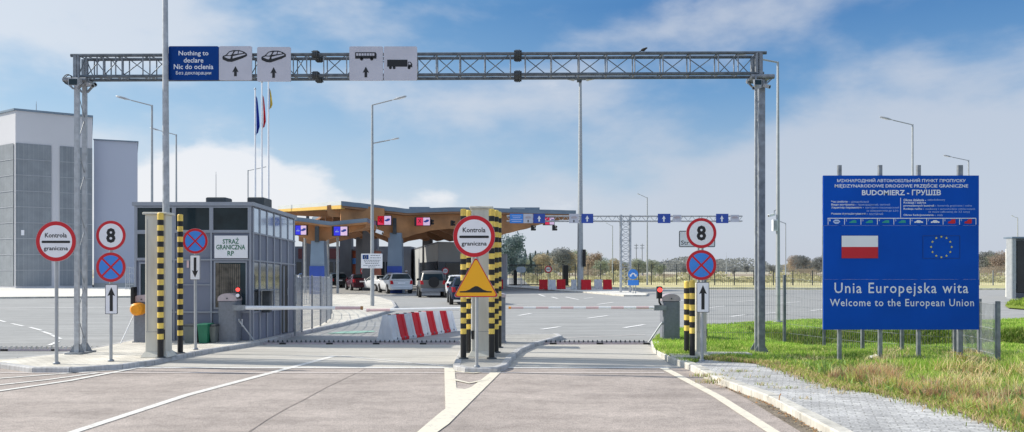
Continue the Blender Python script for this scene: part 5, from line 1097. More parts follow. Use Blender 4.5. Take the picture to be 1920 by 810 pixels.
D=94.; MB().box(XX(540,D),XX(770,D),D,D+12,0,ZZ(462,D)).build('wall','bldg_dark',o); MB().box(XX(652,D),XX(690,D),D-.3,D-.02,ZZ(490,D),ZZ(468,D)).build('red_band','bldg_red',o); MB().box(XX(560,D),XX(652,D),D-.2,D-.02,ZZ(485,D),ZZ(466,D)).build('maroon_band','bldg_maroon',o)
for k in range(16): MB().box(XX(556+12*k,D),XX(565+12*k,D),D-.05,D-.01,.4,ZZ(491,D)).build('window','glass_far',o)
o = thing('red_kiosk',(XX(672,86),86,0),'red kiosk with a blue panel beside the maroon car','kiosk'); D=84.
MB().box(XX(656,D),XX(703,D),D,D+4,0,ZZ(470,D)).build('wall','bldg_kiosk',o); MB().box(XX(654,D),XX(705,D),D-.3,D+4.3,ZZ(470,D),ZZ(467,D)).build('roof','bldg_dark',o); MB().box(XX(660,D),XX(676,D),D-.06,D-.01,ZZ(495,D),ZZ(484,D)).build('blue_panel','blue_sign',o); MB().box(XX(678,D),XX(700,D),D-.05,D-.01,.3,ZZ(488,D)).build('window','glass_far',o)
o = thing('white_pylon',(XX(946,60),60,0),'pale blue-white rectangular pylon just right of the middle island posts','pylon'); D=78
MB().bbox(XX(939,D),XX(951,D),D,D+1,0,ZZ(476,D),.05).build('body','render_white',o); MB().box(XX(938,D),XX(952,D),D-.1,D+1.1,0,.25).build('base','kerb',o)

# ================================================================== FAR GANTRY
D=DG(550); o = thing('lane_gantry',(XX(1174,D),D,0),'thin white lattice lane gantry in the distance carrying blue arrow panels','gantry'); zt1,zb1=ZZ(405,D),ZZ(414.5,D)
for yy in (0,.4):
    for z in (zt1,zb1): MB().tube((XX(950,D),D+yy,z),(XX(1392,D),D+yy,z),.05,6).build('chord','galv_light',o)
m=MB()
for k in range(56):
    xa,xb=XX(950+7.9*k,D),XX(957.9+7.9*k,D); m.tube((xa,D,zb1),(xb,D,zt1) ,.022,5) if k%2 else m.tube((xa,D,zt1),(xb,D,zb1),.022,5)
m.build('lacing','galv_light',o)
for px in (1164.5,1182):
    for yy in (0,.4): MB().bar((XX(px,D),D+yy,0),(XX(px,D),D+yy,zt1+.1),.13,.13).build('post','galv_light',o)
m=MB()
for k in range(13):
    z0=.3+k*.42; m.tube((XX(1164.5,D),D,z0),(XX(1182,D),D,z0),.025,5).tube((XX(1164.5,D),D,z0),(XX(1182,D),D,z0+.42),.02,5).tube((XX(1182,D),D,z0),(XX(1164.5,D),D,z0+.42),.02,5)
m.build('ladder_bracing','galv_light',o)
def lanep(px0,px1,m_,kind,label,py0=401,py1=418.5):
    s_=thing('direction_sign',(XX((px0+px1)/2,D),D-.15,ZZ(410,D)),label,'sign'); MB().box(XX(px0,D),XX(px1,D),D-.12,D-.07,ZZ(py1,D),ZZ(py0,D)).build('panel',m_,s_); c=(px0+px1)/2
    if kind=='a': arrow(c,py0+3,py1-3,D-.13,s_,7,2.6,'white_sign')
    if kind=='c':
        MB().xz([(XX(c+a,D),ZZ(407.5+b_,D)) for a,b_ in [(-6,1),(-4,-1.5),(3,-2),(6,0),(5,2),(-4,2.4)]],D-.135,.01).build('vehicle_symbol','housing_cap',s_); 
        if px0<1080: arrow(c,411.5,417,D-.13,s_,3.5,1.6)
    if kind=='t':
        for j,w in enumerate((9,7,11,9)): MB().xz([(XX(c-w,D),ZZ(404.5+j*3.4,D)),(XX(c+w,D),ZZ(404.5+j*3.4,D)),(XX(c+w,D),ZZ(405.7+j*3.4,D)),(XX(c-w,D),ZZ(405.7+j*3.4,D))],D-.135,.01).build('text_line','letter_dim',s_)
lanep(956,981,'blue_sign','t','blue text panel at the left end of the distant lane gantry'); lanep(981.5,999,'grey_sign','c','grey vehicle panel between the text panel and first blue arrow'); lanep(1000,1022,'far_blue','a','first blue arrow panel from the left on the distant gantry')
lanep(1067,1085,'grey_sign','c','grey vehicle panel touching the left of the floodlight mast'); lanep(1090,1112,'far_blue','a','blue arrow panel just right of the floodlight mast'); lanep(1233,1256.5,'far_blue','a','blue arrow panel right of the lattice tower'); lanep(1261,1277,'grey_sign','c','grey panel left of the right 8 disc on the distant gantry',403,416.5)
lanep(1342,1365,'far_blue','a','blue arrow panel right of the right 8 disc on the distant gantry'); lanep(1369,1385,'grey_sign','c','last grey panel at the right end of the distant gantry',403,416.5)
# small signs far
def small_round(px,py,r,D,kind,label,base=0):
    s_=thing('round_sign',(XX(px,D),D,base),label,'road sign'); MB().tube((XX(px,D),D+.05,base),(XX(px,D),D+.05,ZZ(py,D)),.04,8).build('pole','pole_grey',s_)
    u_=D/S; cx,cz=XX(px,D),ZZ(py,D)
    MB().xz(disc(cx,cz,r*u_,24),D,.03).build('face','blue_sign' if kind=='b' else 'white_sign',s_)
    if kind=='r': MB().ring(cx,cz,r*.72*u_,r*u_,D-.02,.015,24).build('border','red_sign',s_); MB().box(cx-r*.5*u_,cx+r*.5*u_,D-.02,D-.005,cz-.4*u_,cz+.6*u_).build('bar_symbol','black',s_)
    else:
        for sgn in (-1,1): MB().xz([(cx+sgn*a*u_,cz+b_*u_) for a,b_ in [(0,2.5),(2,2.5),(5,-1),(6.5,-.2),(6,-5),(2,-3.6),(3.2,-2.6),(1,0),(0,0)]],D-.02-.004*(sgn>0),.01).build('arrow_symbol','white_sign',s_)
    return s_
small_round(1028,505,6.8,86,'r','tiny round red-bordered sign at the distant gate'); small_round(682,508,6.5,70,'r','tiny round red-bordered sign behind the maroon car'); small_round(835,508,6.5,68,'r','tiny round red-bordered sign above the white car beside the middle island')
Dt=DG(550,IZ); s_=small_round(1187,514,9.5,Dt,'b','blue round keep-either-side sign with double white arrow on the distant refuge',IZ)
MB().box(XX(1177.5,Dt),XX(1197.5,Dt),Dt,Dt+.03,ZZ(535,Dt),ZZ(525,Dt)).build('sub_plate','blue_sign',s_); MB().tube((XX(1192,Dt),Dt+.05,IZ),(XX(1192,Dt),Dt+.05,ZZ(526,Dt)),.04,8).build('pole','pole_grey',s_)
text('C O P',XX(1187.5,Dt),ZZ(530,Dt),Dt-.01,3.2*Dt/S,'letter_dim',s_,14*Dt/S) if False else None
s_=thing('exit_panel',(XX(977,80),80,0),'small oval white and blue panel on a post by the distant gate','sign'); MB().xz(rrect(XX(968,80),XX(986,80),ZZ(511,80),ZZ(500,80),.25),80,.03).build('face','glass_panel',s_); MB().tube((XX(977,80),80.05,0),(XX(977,80),80.05,ZZ(505,80)),.05,8).build('pole','pole_grey',s_)

# ================================================================== FLAGPOLES AND ANTENNAS
for k,(px,top,fc,fz0,fz1,w,lab) in enumerate([(478.5,168,'flag_blue',180,254,8,'white flagpole with a limp dark blue flag, lowest of the three'),(491,155,'flag_red',178,242,7,'white flagpole with a limp red and white flag, in the middle'),(503.5,150,'flag_yellow',165,205,7,'white flagpole with a limp yellow flag, rightmost of the three')]):
    D=58+k*.6; x=XX(px,D); o=thing('flagpole',(x,D,0),lab,'flagpole','three flagpoles behind the booth'); MB().tube((x,D,0),(x,D,ZZ(top,D)),.10,10,.05).build('pole','white_sign',o); MB().lathe(x,D,[(.07,ZZ(top,D)),(.09,ZZ(top,D)+.05),(.02,ZZ(top,D)+.14)],10).build('finial','galv_light',o)
    mb=MB(); n=14; z0,z1=ZZ(fz1,D),ZZ(fz0,D); cols=7
    for i in range(n+1):
        f_=i/n; ww=w*D/S*(.25+.85*f_**.8 if f_<.85 else 1.0-.5*(f_-.85)/.15)
        for j in range(cols): g_=j/(cols-1); mb.v.append((x+.06+ww*g_,D+.09*math.sin(g_*9+f_*2)*(.4+f_),z1+(z0-z1)*f_*(1-.10*g_)-.15*g_*(1-f_)))
    for i in range(n):
        for j in range(cols-1): mb.f.append([i*cols+j,i*cols+j+1,(i+1)*cols+j+1,(i+1)*cols+j]); mb.mi.append(1 if (fc!='flag_blue' and j<2) else 0); mb.sm.append(True)
    mb.build('flag',[fc,'flag_white' if k==1 else 'flag_blue'],o)
for px,top,D,l in ((405,327,80,'thin distant antenna mast above the booth roof vent'),(68,195,80,'thin antenna on the roof of the grey tower building'),(1362,478,210,'short thin pole in the field right of the 8 sign')):
    o=thing('antenna_mast',(XX(px,D),D,0),l,'mast'); MB().tube((XX(px,D),D,0 if top!=195 else 15),(XX(px,D),D,ZZ(top,D)),.06 if D<200 else .2,6,.03).build('pole','pole_grey',o); MB().tube((XX(px,D),D,ZZ(top,D)),(XX(px,D),D,ZZ(top-5,D)),.018,5).build('tip','pole_grey',o)
for px in (1193,1204): 
    D=260; o=thing('utility_pole',(XX(px,D),D,0),('left' if px==1193 else 'right')+' one of two distant power poles right of the lattice tower','utility pole'); MB().tube((XX(px,D),D,0),(XX(px,D),D,ZZ(457,D)),.2,6,.14).build('pole','pole_grey',o)
    for z in (460,465): MB().bar((XX(px-4,D),D,ZZ(z,D)),(XX(px+4,D),D,ZZ(z,D)),.2,.2).build('crossarm','pole_grey',o)

# ================================================================== TOWER BUILDING (LEFT)
o = thing('tower_building',(XX(100,78),82,0),'pale tower building with grey block panels behind the left signs','building')
C0=(XX(29,74),74.); C1=(XX(173,77.5),77.5); C2=(XX(171,96),96.); C3=(XX(-130,84),84.)
zT=ZZ(207,74)
MB().prism([C0,C1,C2,(C3[0],96),C3],0,zT).build('wall','render_white',o); mb=MB(); mb.prism([(C0[0]-.05,C0[1]-.15),(C1[0]+.15,C1[1]-.15),(C2[0]+.1,96),(C3[0],96.2),(C3[0],83.8)],zT,zT+.18); mb.build('coping','fascia',o)
def bwall(a,b_,t0,t1,z0,z1,m,nm): return wallq(a,b_,t0,t1,z0,z1,m,nm,.06,o)
z1=ZZ(268,74)
bwall(C0,C1,.0,.455,.3,z1,'brick_panel','block_panel'); bwall(C0,C1,.565,1.,.3,ZZ(274,76),'brick_panel','block_panel'); bwall(C3,C0,.0,.985,.3,z1,'brick_panel','block_panel')
for k in range(8):
    z=.3+(z1-.3)*(k+1)/9; bwall(C0,C1,0,.455,z-.035,z+.035,'joint_grey','joint_band').location=(.02,-.03,0); bwall(C0,C1,.565,1,z-.035,z+.035,'joint_grey','joint_band').location=(.02,-.03,0); bwall(C3,C0,0,.985,z-.035,z+.035,'joint_grey','joint_band').location=(-.02,-.03,0)
q = bwall(C0,C1,.07,.11,ZZ(441,74),ZZ(431,74),'white_sign','small_panel'); q.location=(.03,-.05,0)
o2=o; o = thing('annex_building',(XX(215,80),86,0),'plain pale blue lower block adjoining the right of the tower building','building')
E0=(XX(176,78.5),78.5); E1=(XX(258,80),80.); MB().prism([E0,E1,(XX(255,100),100),(E0[0]-8,100)],0,ZZ(264,79)).build('wall','render_blue',o); MB().prism([(E0[0],E0[1]-.12),(E1[0]+.15,E1[1]-.12),(XX(255,100),100.1),(E0[0]-8,100.1)],ZZ(264,79),ZZ(262,79)).build('coping','fascia',o)
wallq(E0,E1,0,1,.02,.5,'bldg_grey','base_course',.05,o)
# railing right of annex
fence('railing','light railing beside the booth in front of the pale annex',[(XX(236,70),70,0,ZZ(502,70)),(XX(243,70),70,0,ZZ(502,70)),(XX(252,70),70,0,ZZ(502,70))],'galv_light','galv_light',.3,.4,.03,.02,0,'railing')

# ---- grey gate building far right
D=DG(560); o=thing('gate_building',(XX(1910,D),D,0),'dark grey building with pale pillars cut off by the right edge of the photo','building')
MB().box(XX(1906,D),XX(2010,D),D+.2,D+.6,0,ZZ(447,D)).build('wall','bldg_dark',o); MB().box(XX(1910,D),XX(2000,D),D+.15,D+.195,.4,ZZ(452,D)).build('window','glass_far',o); MB().bbox(XX(1897,D),XX(1906,D),D,D+.6,0,ZZ(445,D),.04).build('pillar','pole_grey',o); MB().bbox(XX(1891.5,D+3),XX(1896.5,D+3),D+3,D+3.4,0,ZZ(466,D+3),.04).build('pillar','stone_white',o); MB().box(XX(1896,D),XX(2010,D),D-.1,D+.8,ZZ(447,D),ZZ(444,D)).build('roof','fascia',o)
s_=thing('gate_sign',(XX(1915,D),D-.2,ZZ(541,D)),'white panel with a red stripe on the gate building at the right edge','sign'); MB().box(XX(1909,D),XX(1940,D),D+.2,D+.25,ZZ(549,D),ZZ(533,D)).build('panel','white_sign',s_); MB().box(XX(1911,D),XX(1914,D),D+.17,D+.199,ZZ(547,D),ZZ(535,D)).build('stripe','red_sign',s_); MB().box(XX(1917,D),XX(1928,D),D+.17,D+.199,ZZ(542,D),ZZ(540,D)).build('stripe','black',s_)
sheet('distant_grass_patch',Gs([(1884,574),(1895,566),(1930,562),(2060,562),(2060,584),(1930,582),(1890,579)]),.05,'grass_ground'); 
X_=rng.uniform(G(1884,574)[0],50,9000); Y_=rng.uniform(36,50,9000); k=inpoly(X_,Y_,Gs([(1884,574),(1895,566),(1930,562),(2060,562),(2060,584),(1930,582),(1890,579)])); X_,Y_=X_[k],Y_[k]
tag(blades('grass',X_,Y_,rng.uniform(.08,.2,len(X_)),np.full(len(X_),.03),np.array([.34,.46,.08])*rng.uniform(.7,1.2,len(X_))[:,None],.4,np.full(len(X_),.05)),'round patch of bright grass in front of the distant gate building','grass',kind='stuff')
# ================================================================== CARS
def make_car(label,kind,paint,loc,rz,scale=1.,tail='tail_red'):
    o = thing('parked_car',(*loc,0.004),label,'car','cars queueing toward the canopy',rz); o.scale=(scale,)*3
    # stations along y (rear at 0, front at L): (y, half width, z bottom, z belt, z roof or None, roof half width)
    if kind=='suv':   L,st=4.6,[(0,.82,.50,1.10,1.12,.80),(.08,.88,.42,1.12,1.66,.66),(.35,.90,.38,1.12,1.78,.68),(1.5,.91,.35,1.10,1.80,.69),(2.4,.91,.35,1.08,1.77,.68),(3.05,.90,.35,1.06,1.12,.74),(3.9,.88,.36,1.02,1.04,.78),(4.45,.84,.42,.90,.92,.76),(4.6,.74,.50,.74,.76,.66)]; wr,wz=.37,(.85,3.65)
    elif kind=='wagon': L,st=4.5,[(0,.78,.42,.90,.92,.76),(.10,.84,.30,.96,1.02,.72),(.40,.86,.26,.97,1.42,.60),(1.5,.87,.24,.95,1.47,.61),(2.35,.87,.24,.93,1.43,.60),(3.1,.86,.24,.92,.96,.70),(3.9,.84,.25,.84,.86,.74),(4.35,.80,.30,.72,.74,.70),(4.5,.70,.36,.60,.62,.62)]; wr,wz=.315,(.80,3.60)
    else: L,st=4.5,[(0,.78,.40,.92,.94,.74),(.12,.84,.28,1.0,1.02,.76),(.75,.86,.24,1.0,1.03,.74),(1.25,.87,.24,.97,1.38,.58),(2.2,.87,.24,.93,1.40,.58),(3.0,.86,.24,.90,.94,.70),(3.8,.84,.25,.84,.86,.74),(4.35,.80,.30,.70,.72,.70),(4.5,.70,.36,.60,.62,.62)]; wr,wz=.31,(.85,3.60)
    mb=MB(); P=[]
    def sec(y,w,zb,zm,zr,rw):
        half=[(w*.86,zb),(w*.97,zb+.07),(w,zb+(zm-zb)*.45),(w*.985,zm-.06),(w*.95,zm),(rw+(w*.95-rw)*.12,zm+(zr-zm)*.84),(rw*.90,zr-.01 if zr-zm>.2 else zr),(0,zr+.02)]
        return [(x,y,z) for x,z in half]+[(-x,y,z) for x,z in half[-2::-1]]
    n=15
    for s_ in st: mb.v+=sec(*s_)
    for k in range(len(st)-1):
        for i in range(n-1): mb.f.append([k*n+i,k*n+i+1,(k+1)*n+i+1,(k+1)*n+i]); mb.mi.append(0); mb.sm.append(True)
        mb.f.append([k*n+n-1,k*n,(k+1)*n,(k+1)*n+n-1]); mb.mi.append(0); mb.sm.append(False)
    mb.f.append(list(range(n))); mb.mi.append(0); mb.sm.append(False); mb.f.append(list(range((len(st)-1)*n,len(st)*n))[::-1]); mb.mi.append(0); mb.sm.append(False)
    body=mb.build('body',paint,o,local=True)
    # glazing: slightly proud panes
    cab=[i for i in range(len(st)) if st[i][4]-st[i][3]>.3]
    def sidepane(i,j,a,b_,sgn):
        A_,B_=sec(*st[i]),sec(*st[j]); q=[]
        for S_,t_ in ((A_,a),(B_,b_)):
            pass
        def pt(t_,h):
            lo=Vector(A_[4]).lerp(Vector(B_[4]),t_); hi=Vector(A_[5]).lerp(Vector(B_[5]),t_); p=lo.lerp(hi,h); return ((p.x+.008)*sgn,p.y,p.z)
        return [pt(a,.08),pt(b_,.08),pt(b_,.94),pt(a,.94)]
    for sgn in (-1,1):
        for i,j in zip(cab,cab[1:]): MB().add(sidepane(i,j,.06,.94,sgn),[(0,1,2,3) if sgn>0 else (3,2,1,0)]).build('side_window','glass',o,local=True)
        i=cab[-1]; A_,B_=sec(*st[i]),sec(*st[i+1]); p=[Vector(A_[4]),Vector(A_[5]),Vector(A_[4]).lerp(Vector(B_[4]),.6)]; MB().add([((v.x+.008)*sgn,v.y,v.z-(.02 if k==1 else -.02)) for k,v in enumerate(p)],[(0,1,2)]).build('side_window','glass',o,local=True)
    i=cab[0]; R1,R0=sec(*st[i]),sec(*st[i-1])
    zb_=st[i-1][3]+.06 if kind!='sedan' else st[i-1][4]+.03
    yb=st[i-1][0]; yt_=st[i][0]; zt2=st[i][4]-.10; dz=zt2-zb_
    if kind=='suv': yb,yt_=.0,.075; zb_=1.14
    off=-.02
    w0,w1=st[i-1][1]*.84,st[i][5]*.92
    if kind=='suv': b0,b1=(-.025,1.16),(.045,1.58)
    else:
        za,zc=st[i-1][4],st[i][4]; f0,f1=(.10,.90) if kind=='sedan' else (.06,.88); n_=Vector((zc-za,-(yt_-yb))).normalized()*.035
        b0=(yb+(yt_-yb)*f0-abs(n_.x),za+(zc-za)*f0+abs(n_.y)); b1=(yb+(yt_-yb)*f1-abs(n_.x),za+(zc-za)*f1+abs(n_.y))
    MB().add([(-w0,*b0),(w0,*b0),(w1,*b1),(-w1,*b1)],[(0,1,2,3)]).build('rear_window','glass',o,local=True)
    i=cab[-1]; MB().add([(st[i][5]*.9,st[i][0]+.03,st[i][4]-.02),(-st[i][5]*.9,st[i][0]+.03,st[i][4]-.02),(-st[i+1][1]*.82,st[i+1][0]+.01,st[i+1][3]+.08),(st[i+1][1]*.82,st[i+1][0]+.01,st[i+1][3]+.08)],[(0,1,2,3)]).build('windscreen','glass',o,local=True)
    for y in wz:
        for sgn in (-1,1):
            x=.80*sgn if kind!='suv' else .84*sgn
            MB().tube((x-.10*sgn,y,wr),(x+.088*sgn,y,wr),wr*1.16,20).build('wheel_arch','black',o,local=True)
            w_=MB().tube((x-.08*sgn,y,wr),(x+.105*sgn,y,wr),wr,20).build('wheel','tyre',o,local=True); MB().tube((x+.10*sgn,y,wr),(x+.112*sgn,y,wr),wr*.62,14).build('rim','rim',w_,local=True)
    zt3=st[0][3]
    for sgn in (-1,1):
        hx=st[0][1]; MB().add([(sgn*(hx-.20),-.015,zt3-.22),(sgn*(hx+.005),-.01,zt3-.22),(sgn*(hx+.045),.12,zt3-.20),(sgn*(hx+.045),.12,zt3+.04),(sgn*(hx+.0),-.01,zt3+.04),(sgn*(hx-.14),-.015,zt3+.04)],[(0,1,4,5),(1,2,3,4)]).build('tail_light',tail,o,local=True)
        MB().bbox(sgn*.90-.08,sgn*.90+.08,cab and st[cab[-1]][0]+.35 or 2.6,st[cab[-1]][0]+.5,st[4][3]+.02,st[4][3]+.17,.02).build('wing_mirror','black' if kind=='suv' else paint,o,local=True)
        MB().box(min(sgn*.45,sgn*.68),max(sgn*.45,sgn*.68),L-.10,L-.03,.60,.70).build('headlight','letter',o,local=True)
    MB().box(-.26,.26,-.03,-.012,zt3-.20,zt3-.09).build('number_plate','white_sign',o,local=True)
    MB().bbox(-st[0][1]*.98,st[0][1]*.98,-.07,.10,st[0][2]-.10,st[0][2]+.12,.03).build('bumper','housing' if kind=='suv' else paint,o,local=True)
    if kind=='suv': MB().tube((.05,-.16,1.02),(.05,-.02,1.02),.36,20).build('spare_wheel','tyre',o,local=True)
    if kind=='wagon':
        for sgn in (-1,1): MB().bar((sgn*.56,.5,1.50),(sgn*.56,2.4,1.50),.03,.03).build('roof_rail','dark_steel',o,local=True)
    return o
def carp(px,py): x,y=G(px,py); return (x,y)
mat('car_white',(.72,.74,.78),.25,.1,.03,1); mat('car_silver',(.16,.16,.16),.3,.5,.05,1); mat('car_maroon',(.07,.012,.025),.25,.3,.05,1); mat('car_navy',(.02,.03,.07),.22,.4,.05,1); mat('car_black',(.012,.014,.018),.2,.3,.05,1); mat('car_blue',(.05,.10,.25),.25,.3,.05,1)
make_car('white estate car with roof rails between the white saloon and the off-road car','wagon','car_white',carp(753,551),R(21),1.07)
make_car('dark silver off-road car with a spare wheel, in the middle of the queue','suv','car_silver',carp(812,558),R(9),.98)
make_car('white hatchback behind the off-road car, partly hidden by the warning triangle','wagon','car_white',carp(861,559),R(7),1.0)
make_car('dark navy car nearest the camera, its red tail light left of the warning triangle','wagon','car_navy',carp(876,572),R(7),.98)
make_car('maroon saloon car beside the red kiosk, left in the queue','sedan','car_maroon',carp(680,545),R(20),1.02)
make_car('white saloon car just left of the white estate car','sedan','car_white',carp(728,546),R(38),.95)
make_car('black saloon car farthest left in the open queue, behind the maroon one','sedan','car_black',carp(653,537),R(38),1.05)
make_car('black estate car with red lights beside the silvery mesh fence','wagon','car_black',carp(637,540),R(24),1.)
make_car('blue car seen over the top of the silvery mesh fence','sedan','car_blue',carp(596,536),R(60),1.0)

# ================================================================== PERSON
def person(px,py,D,label,cloth,capc):
    x=XX(px,D); zt_=ZZ(py,D); Hh=1.76; k=Hh/1.76
    o=thing('person',(x,D,0),label,'person'); bm=bmesh.new(); sk=bm.verts.layers.skin.verify()
    J={'pel':((0,0,.95),.15),'ch':((0,.01,1.28),.17),'nk':((0,0,1.48),.065),'hd':((0,-.02,1.60),.085),'ht':((0,-.01,1.70),.08),
       'sl':((-.19,0,1.42),.075),'el':((-.24,-.02,1.14),.05),'hl':((-.20,-.16,.95),.038),'sr':((.19,0,1.42),.075),'er':((.25,.02,1.14),.05),'hr':((.23,-.10,.92),.038),
       'kl':((-.11,-.02,.50),.075),'fl':((-.12,0,.09),.055),'tl':((-.12,-.17,.04),.045),'kr':((.11,.02,.50),.075),'fr':((.13,.04,.09),.055),'tr':((.14,-.13,.04),.045),'hipl':((-.10,0,.88),.11),'hipr':((.10,0,.88),.11)}
    V_={}
    for n_,(c,r) in J.items(): v=bm.verts.new(c); V_[n_]=v; v[sk].radius=(r,r*.8)
    V_['pel'][sk].use_root=True
    for a,b_ in [('pel','ch'),('ch','nk'),('nk','hd'),('hd','ht'),('ch','sl'),('sl','el'),('el','hl'),('ch','sr'),('sr','er'),('er','hr'),('pel','hipl'),('hipl','kl'),('kl','fl'),('fl','tl'),('pel','hipr'),('hipr','kr'),('kr','fr'),('fr','tr')]: bm.edges.new((V_[a],V_[b_]))
    me=bpy.data.meshes.new('s'); bm.to_mesh(me); bm.free(); so=bpy.data.objects.new('s',me); col.objects.link(so); so.modifiers.new('a','SKIN'); sb=so.modifiers.new('b','SUBSURF'); sb.levels=1
    dg=bpy.context.evaluated_depsgraph_get(); dg.update(); bme=bpy.data.meshes.new_from_object(so.evaluated_get(dg)); bpy.data.objects.remove(so)
    bme.materials.clear()
    for m_ in (cloth,'skin'): bme.materials.append(M[m_])
    for p in bme.polygons: p.material_index=1 if (p.center.z>1.47 or (p.center.z<1.02 and abs(p.center.x)>.18)) else 0; p.use_smooth=True
    b=bpy.data.objects.new('body',bme); col.objects.link(b); b.parent=o
    MB().lathe(0,-.01,[(.095,1.66),(.10,1.70),(.085,1.755),(.03,1.78)],12).build('cap',capc,o,local=True)
person(762,495,66,'officer in dark uniform and pale cap between the estate and off-road cars','cloth_dark','white_sign')

# ================================================================== TREES
def make_tree(name,label,kind,h,w,m,cat='tree',seed=0,n=1500):
    random.seed(seed); o=thing(name,(0,0,0),label,cat,'distant trees along the field')
    mb=MB(); mb.tube((0,0,0),(0,0,h*.5),h*.022,7,h*.012).tube((0,0,h*.5),(0,0,h*.9),h*.012,6,h*.004)
    for k in range(7):
        a=k*2.4; z=h*(.3+.08*k); mb.tube((0,0,z),(math.cos(a)*w*.32,math.sin(a)*w*.32,z+h*.12),h*.008,5,h*.003)
    mb.build('trunk','trunk',o,local=True); c=MB(); n=int(n*2.2)
    cl=[(random.uniform(-.5,.5),random.uniform(-.5,.5),random.uniform(.16,.88),random.uniform(.16,.36)) for _ in range(20)]
    for k in range(n):
        if kind=='cone':
            t_=random.random()**.8; z=h*(.12+.88*t_); tier=.78+.22*math.sin(t_*34); r=w*.5*(1-t_)**.85*tier*random.uniform(.35,1); a=random.uniform(0,6.28); p=Vector((math.cos(a)*r,math.sin(a)*r,z)); s_=h*.019
        else:
            q=random.choice(cl); d=Vector((random.gauss(0,1),random.gauss(0,1),random.gauss(0,1))).normalized()*q[3]*random.uniform(.55,1.0); p=Vector(((q[0]*.8+d.x)*w*.8,(q[1]*.8+d.y)*w*.8,(q[2]+d.z*.6)*h)); s_=h*.021
            if p.z<h*.1: continue
        u_=Vector((random.gauss(0,1),random.gauss(0,1),random.gauss(0,.6))).normalized()*s_*random.uniform(.6,1.5); v_=u_.orthogonal().normalized()*s_*random.uniform(.6,1.2)
        c.add([p-u_,p-v_,p+u_,p+v_],[(0,1,2,3)])
    c.build('crown',m,o,local=True); return o
protos={}
def tree(px,D,h_px,kind,m,w_ratio,seed,label):
    h=(505+1.85*S/D-h_px)*D/S if False else ZZ(h_px,D); key=(kind,m,seed)
    nm={'cone':'pine_tree','round':'deciduous_tree','bush':'bush'}[kind]; kk='round' if kind=='bush' else kind
    if key not in protos: protos[key]=o=make_tree(nm,label,kk,10.,10.*w_ratio,m,'tree' if kind!='bush' else 'bush',seed)
    else: o=copy_tree(protos[key]); 
    o.location=(XX(px,D),D,-.05); s_=h/10.; o.scale=(s_*random.uniform(.9,1.15),s_,s_); o.rotation_euler.z=random.uniform(0,6.28); o['label']=label; o['category']='tree' if kind!='bush' else 'bush'
    return o
rt=random.Random(11)
tree(950,150,436,'round','leaf_dark',.8,1,'tall dark rounded tree just right of the middle island posts under the canopy tip')
tree(964,158,452,'round','leaf_dark',.7,2,'dark tree stepping down right of the tall rounded one under the canopy')
words={'cone':['slim','pointed','narrow','ragged','short','tall']}
cl=[(985,468,'cone'),(994,474,'cone'),(1004,470,'cone'),(1011,476,'cone'),(1019,474,'round'),(1027,469,'cone'),(1036,474,'cone'),(1044,470,'round'),(1056,463,'round'),(1068,468,'round'),(1078,466,'round'),(1100,474,'round'),(1109,472,'round'),(1123,486,'round'),(1135,490,'round'),(1146,484,'round'),(1158,484,'round'),(1170,489,'round'),(1196,484,'round'),(1206,488,'round'),(1223,486,'round'),(1236,494,'round'),(976,482,'round'),(1090,476,'cone')]
pal={'cone':['leaf_pine','leaf_dark'],'round':['leaf_olive','leaf_gold','leaf_rust','leaf_olive','leaf_haze']}
def refpos(px):
    refs=[(950,'canopy tip column'),(985,'small oval white panel'),(1028,'distant round sign'),(1088,'floodlight mast'),(1148,'short distant lamp'),(1174,'lattice tower'),(1213,'lamp right of the lattice tower'),(1316,'right 8 sign'),(1473,'thin small lamp'),(1540,'left edge of the blue board'),(1835,'right edge of the blue board'),(1900,'grey gate building')]
    r=min(refs,key=lambda q:abs(q[0]-px)); d=px-r[0]; s_='right' if d>0 else 'left'
    return ('directly behind the ' if abs(d)<5 else f'{"just " if abs(d)<16 else "well "}{s_} of the ')+r[1]
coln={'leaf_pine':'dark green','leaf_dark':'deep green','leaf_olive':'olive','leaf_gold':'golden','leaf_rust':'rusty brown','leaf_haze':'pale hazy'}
used={}
def lab(kind,m,px):
    s_=f'{coln[m]} {"pine" if kind=="cone" else "tree"} {refpos(px)}'; used[s_]=used.get(s_,0)+1
    ords=['','second ','third ','fourth ','fifth ','sixth ','seventh ']
    return 'distant '+ords[used[s_]-1]+s_
for px,py,kd in cl:
    D=rt.uniform(170,240); m=rt.choice(pal[kd]); tree(px,D,py,kd,m,.42 if kd=='cone' else .9,rt.randrange(3),lab(kd,m,px))
for px,py in [(1003,478),(1015,472),(1025,478),(1041,474),(1050,470),(1062,472),(1073,474),(1086,470),(1096,480),(1117,482),(1130,492),(1152,492),(1164,492)]:
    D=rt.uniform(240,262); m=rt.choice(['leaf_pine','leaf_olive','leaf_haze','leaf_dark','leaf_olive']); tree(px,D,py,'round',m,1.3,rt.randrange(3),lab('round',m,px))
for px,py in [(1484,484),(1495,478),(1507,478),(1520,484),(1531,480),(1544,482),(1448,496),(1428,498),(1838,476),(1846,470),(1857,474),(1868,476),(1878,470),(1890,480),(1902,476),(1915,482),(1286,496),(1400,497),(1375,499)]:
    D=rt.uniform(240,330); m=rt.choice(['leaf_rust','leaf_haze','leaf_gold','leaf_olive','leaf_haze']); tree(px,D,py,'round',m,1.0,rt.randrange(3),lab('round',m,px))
for px,py,D in [(1855,500,165),(1866,497,160),(1249,512,130),(1100,503,140),(1500,503,150),(1520,503,160)]:
    tree(px,D,py,'bush','leaf_rust',2.6,rt.randrange(2),'low brown bush '+{1855:'left one of two in the field right of the blue board',1866:'right one of two in the field right of the blue board',1249:'in the field under the second distant arrow panel',1100:'behind the traffic light on the floodlight mast',1500:'in the field midway between thin lamp and blue board',1520:'in the field nearest the left edge of the blue board'}[px] )
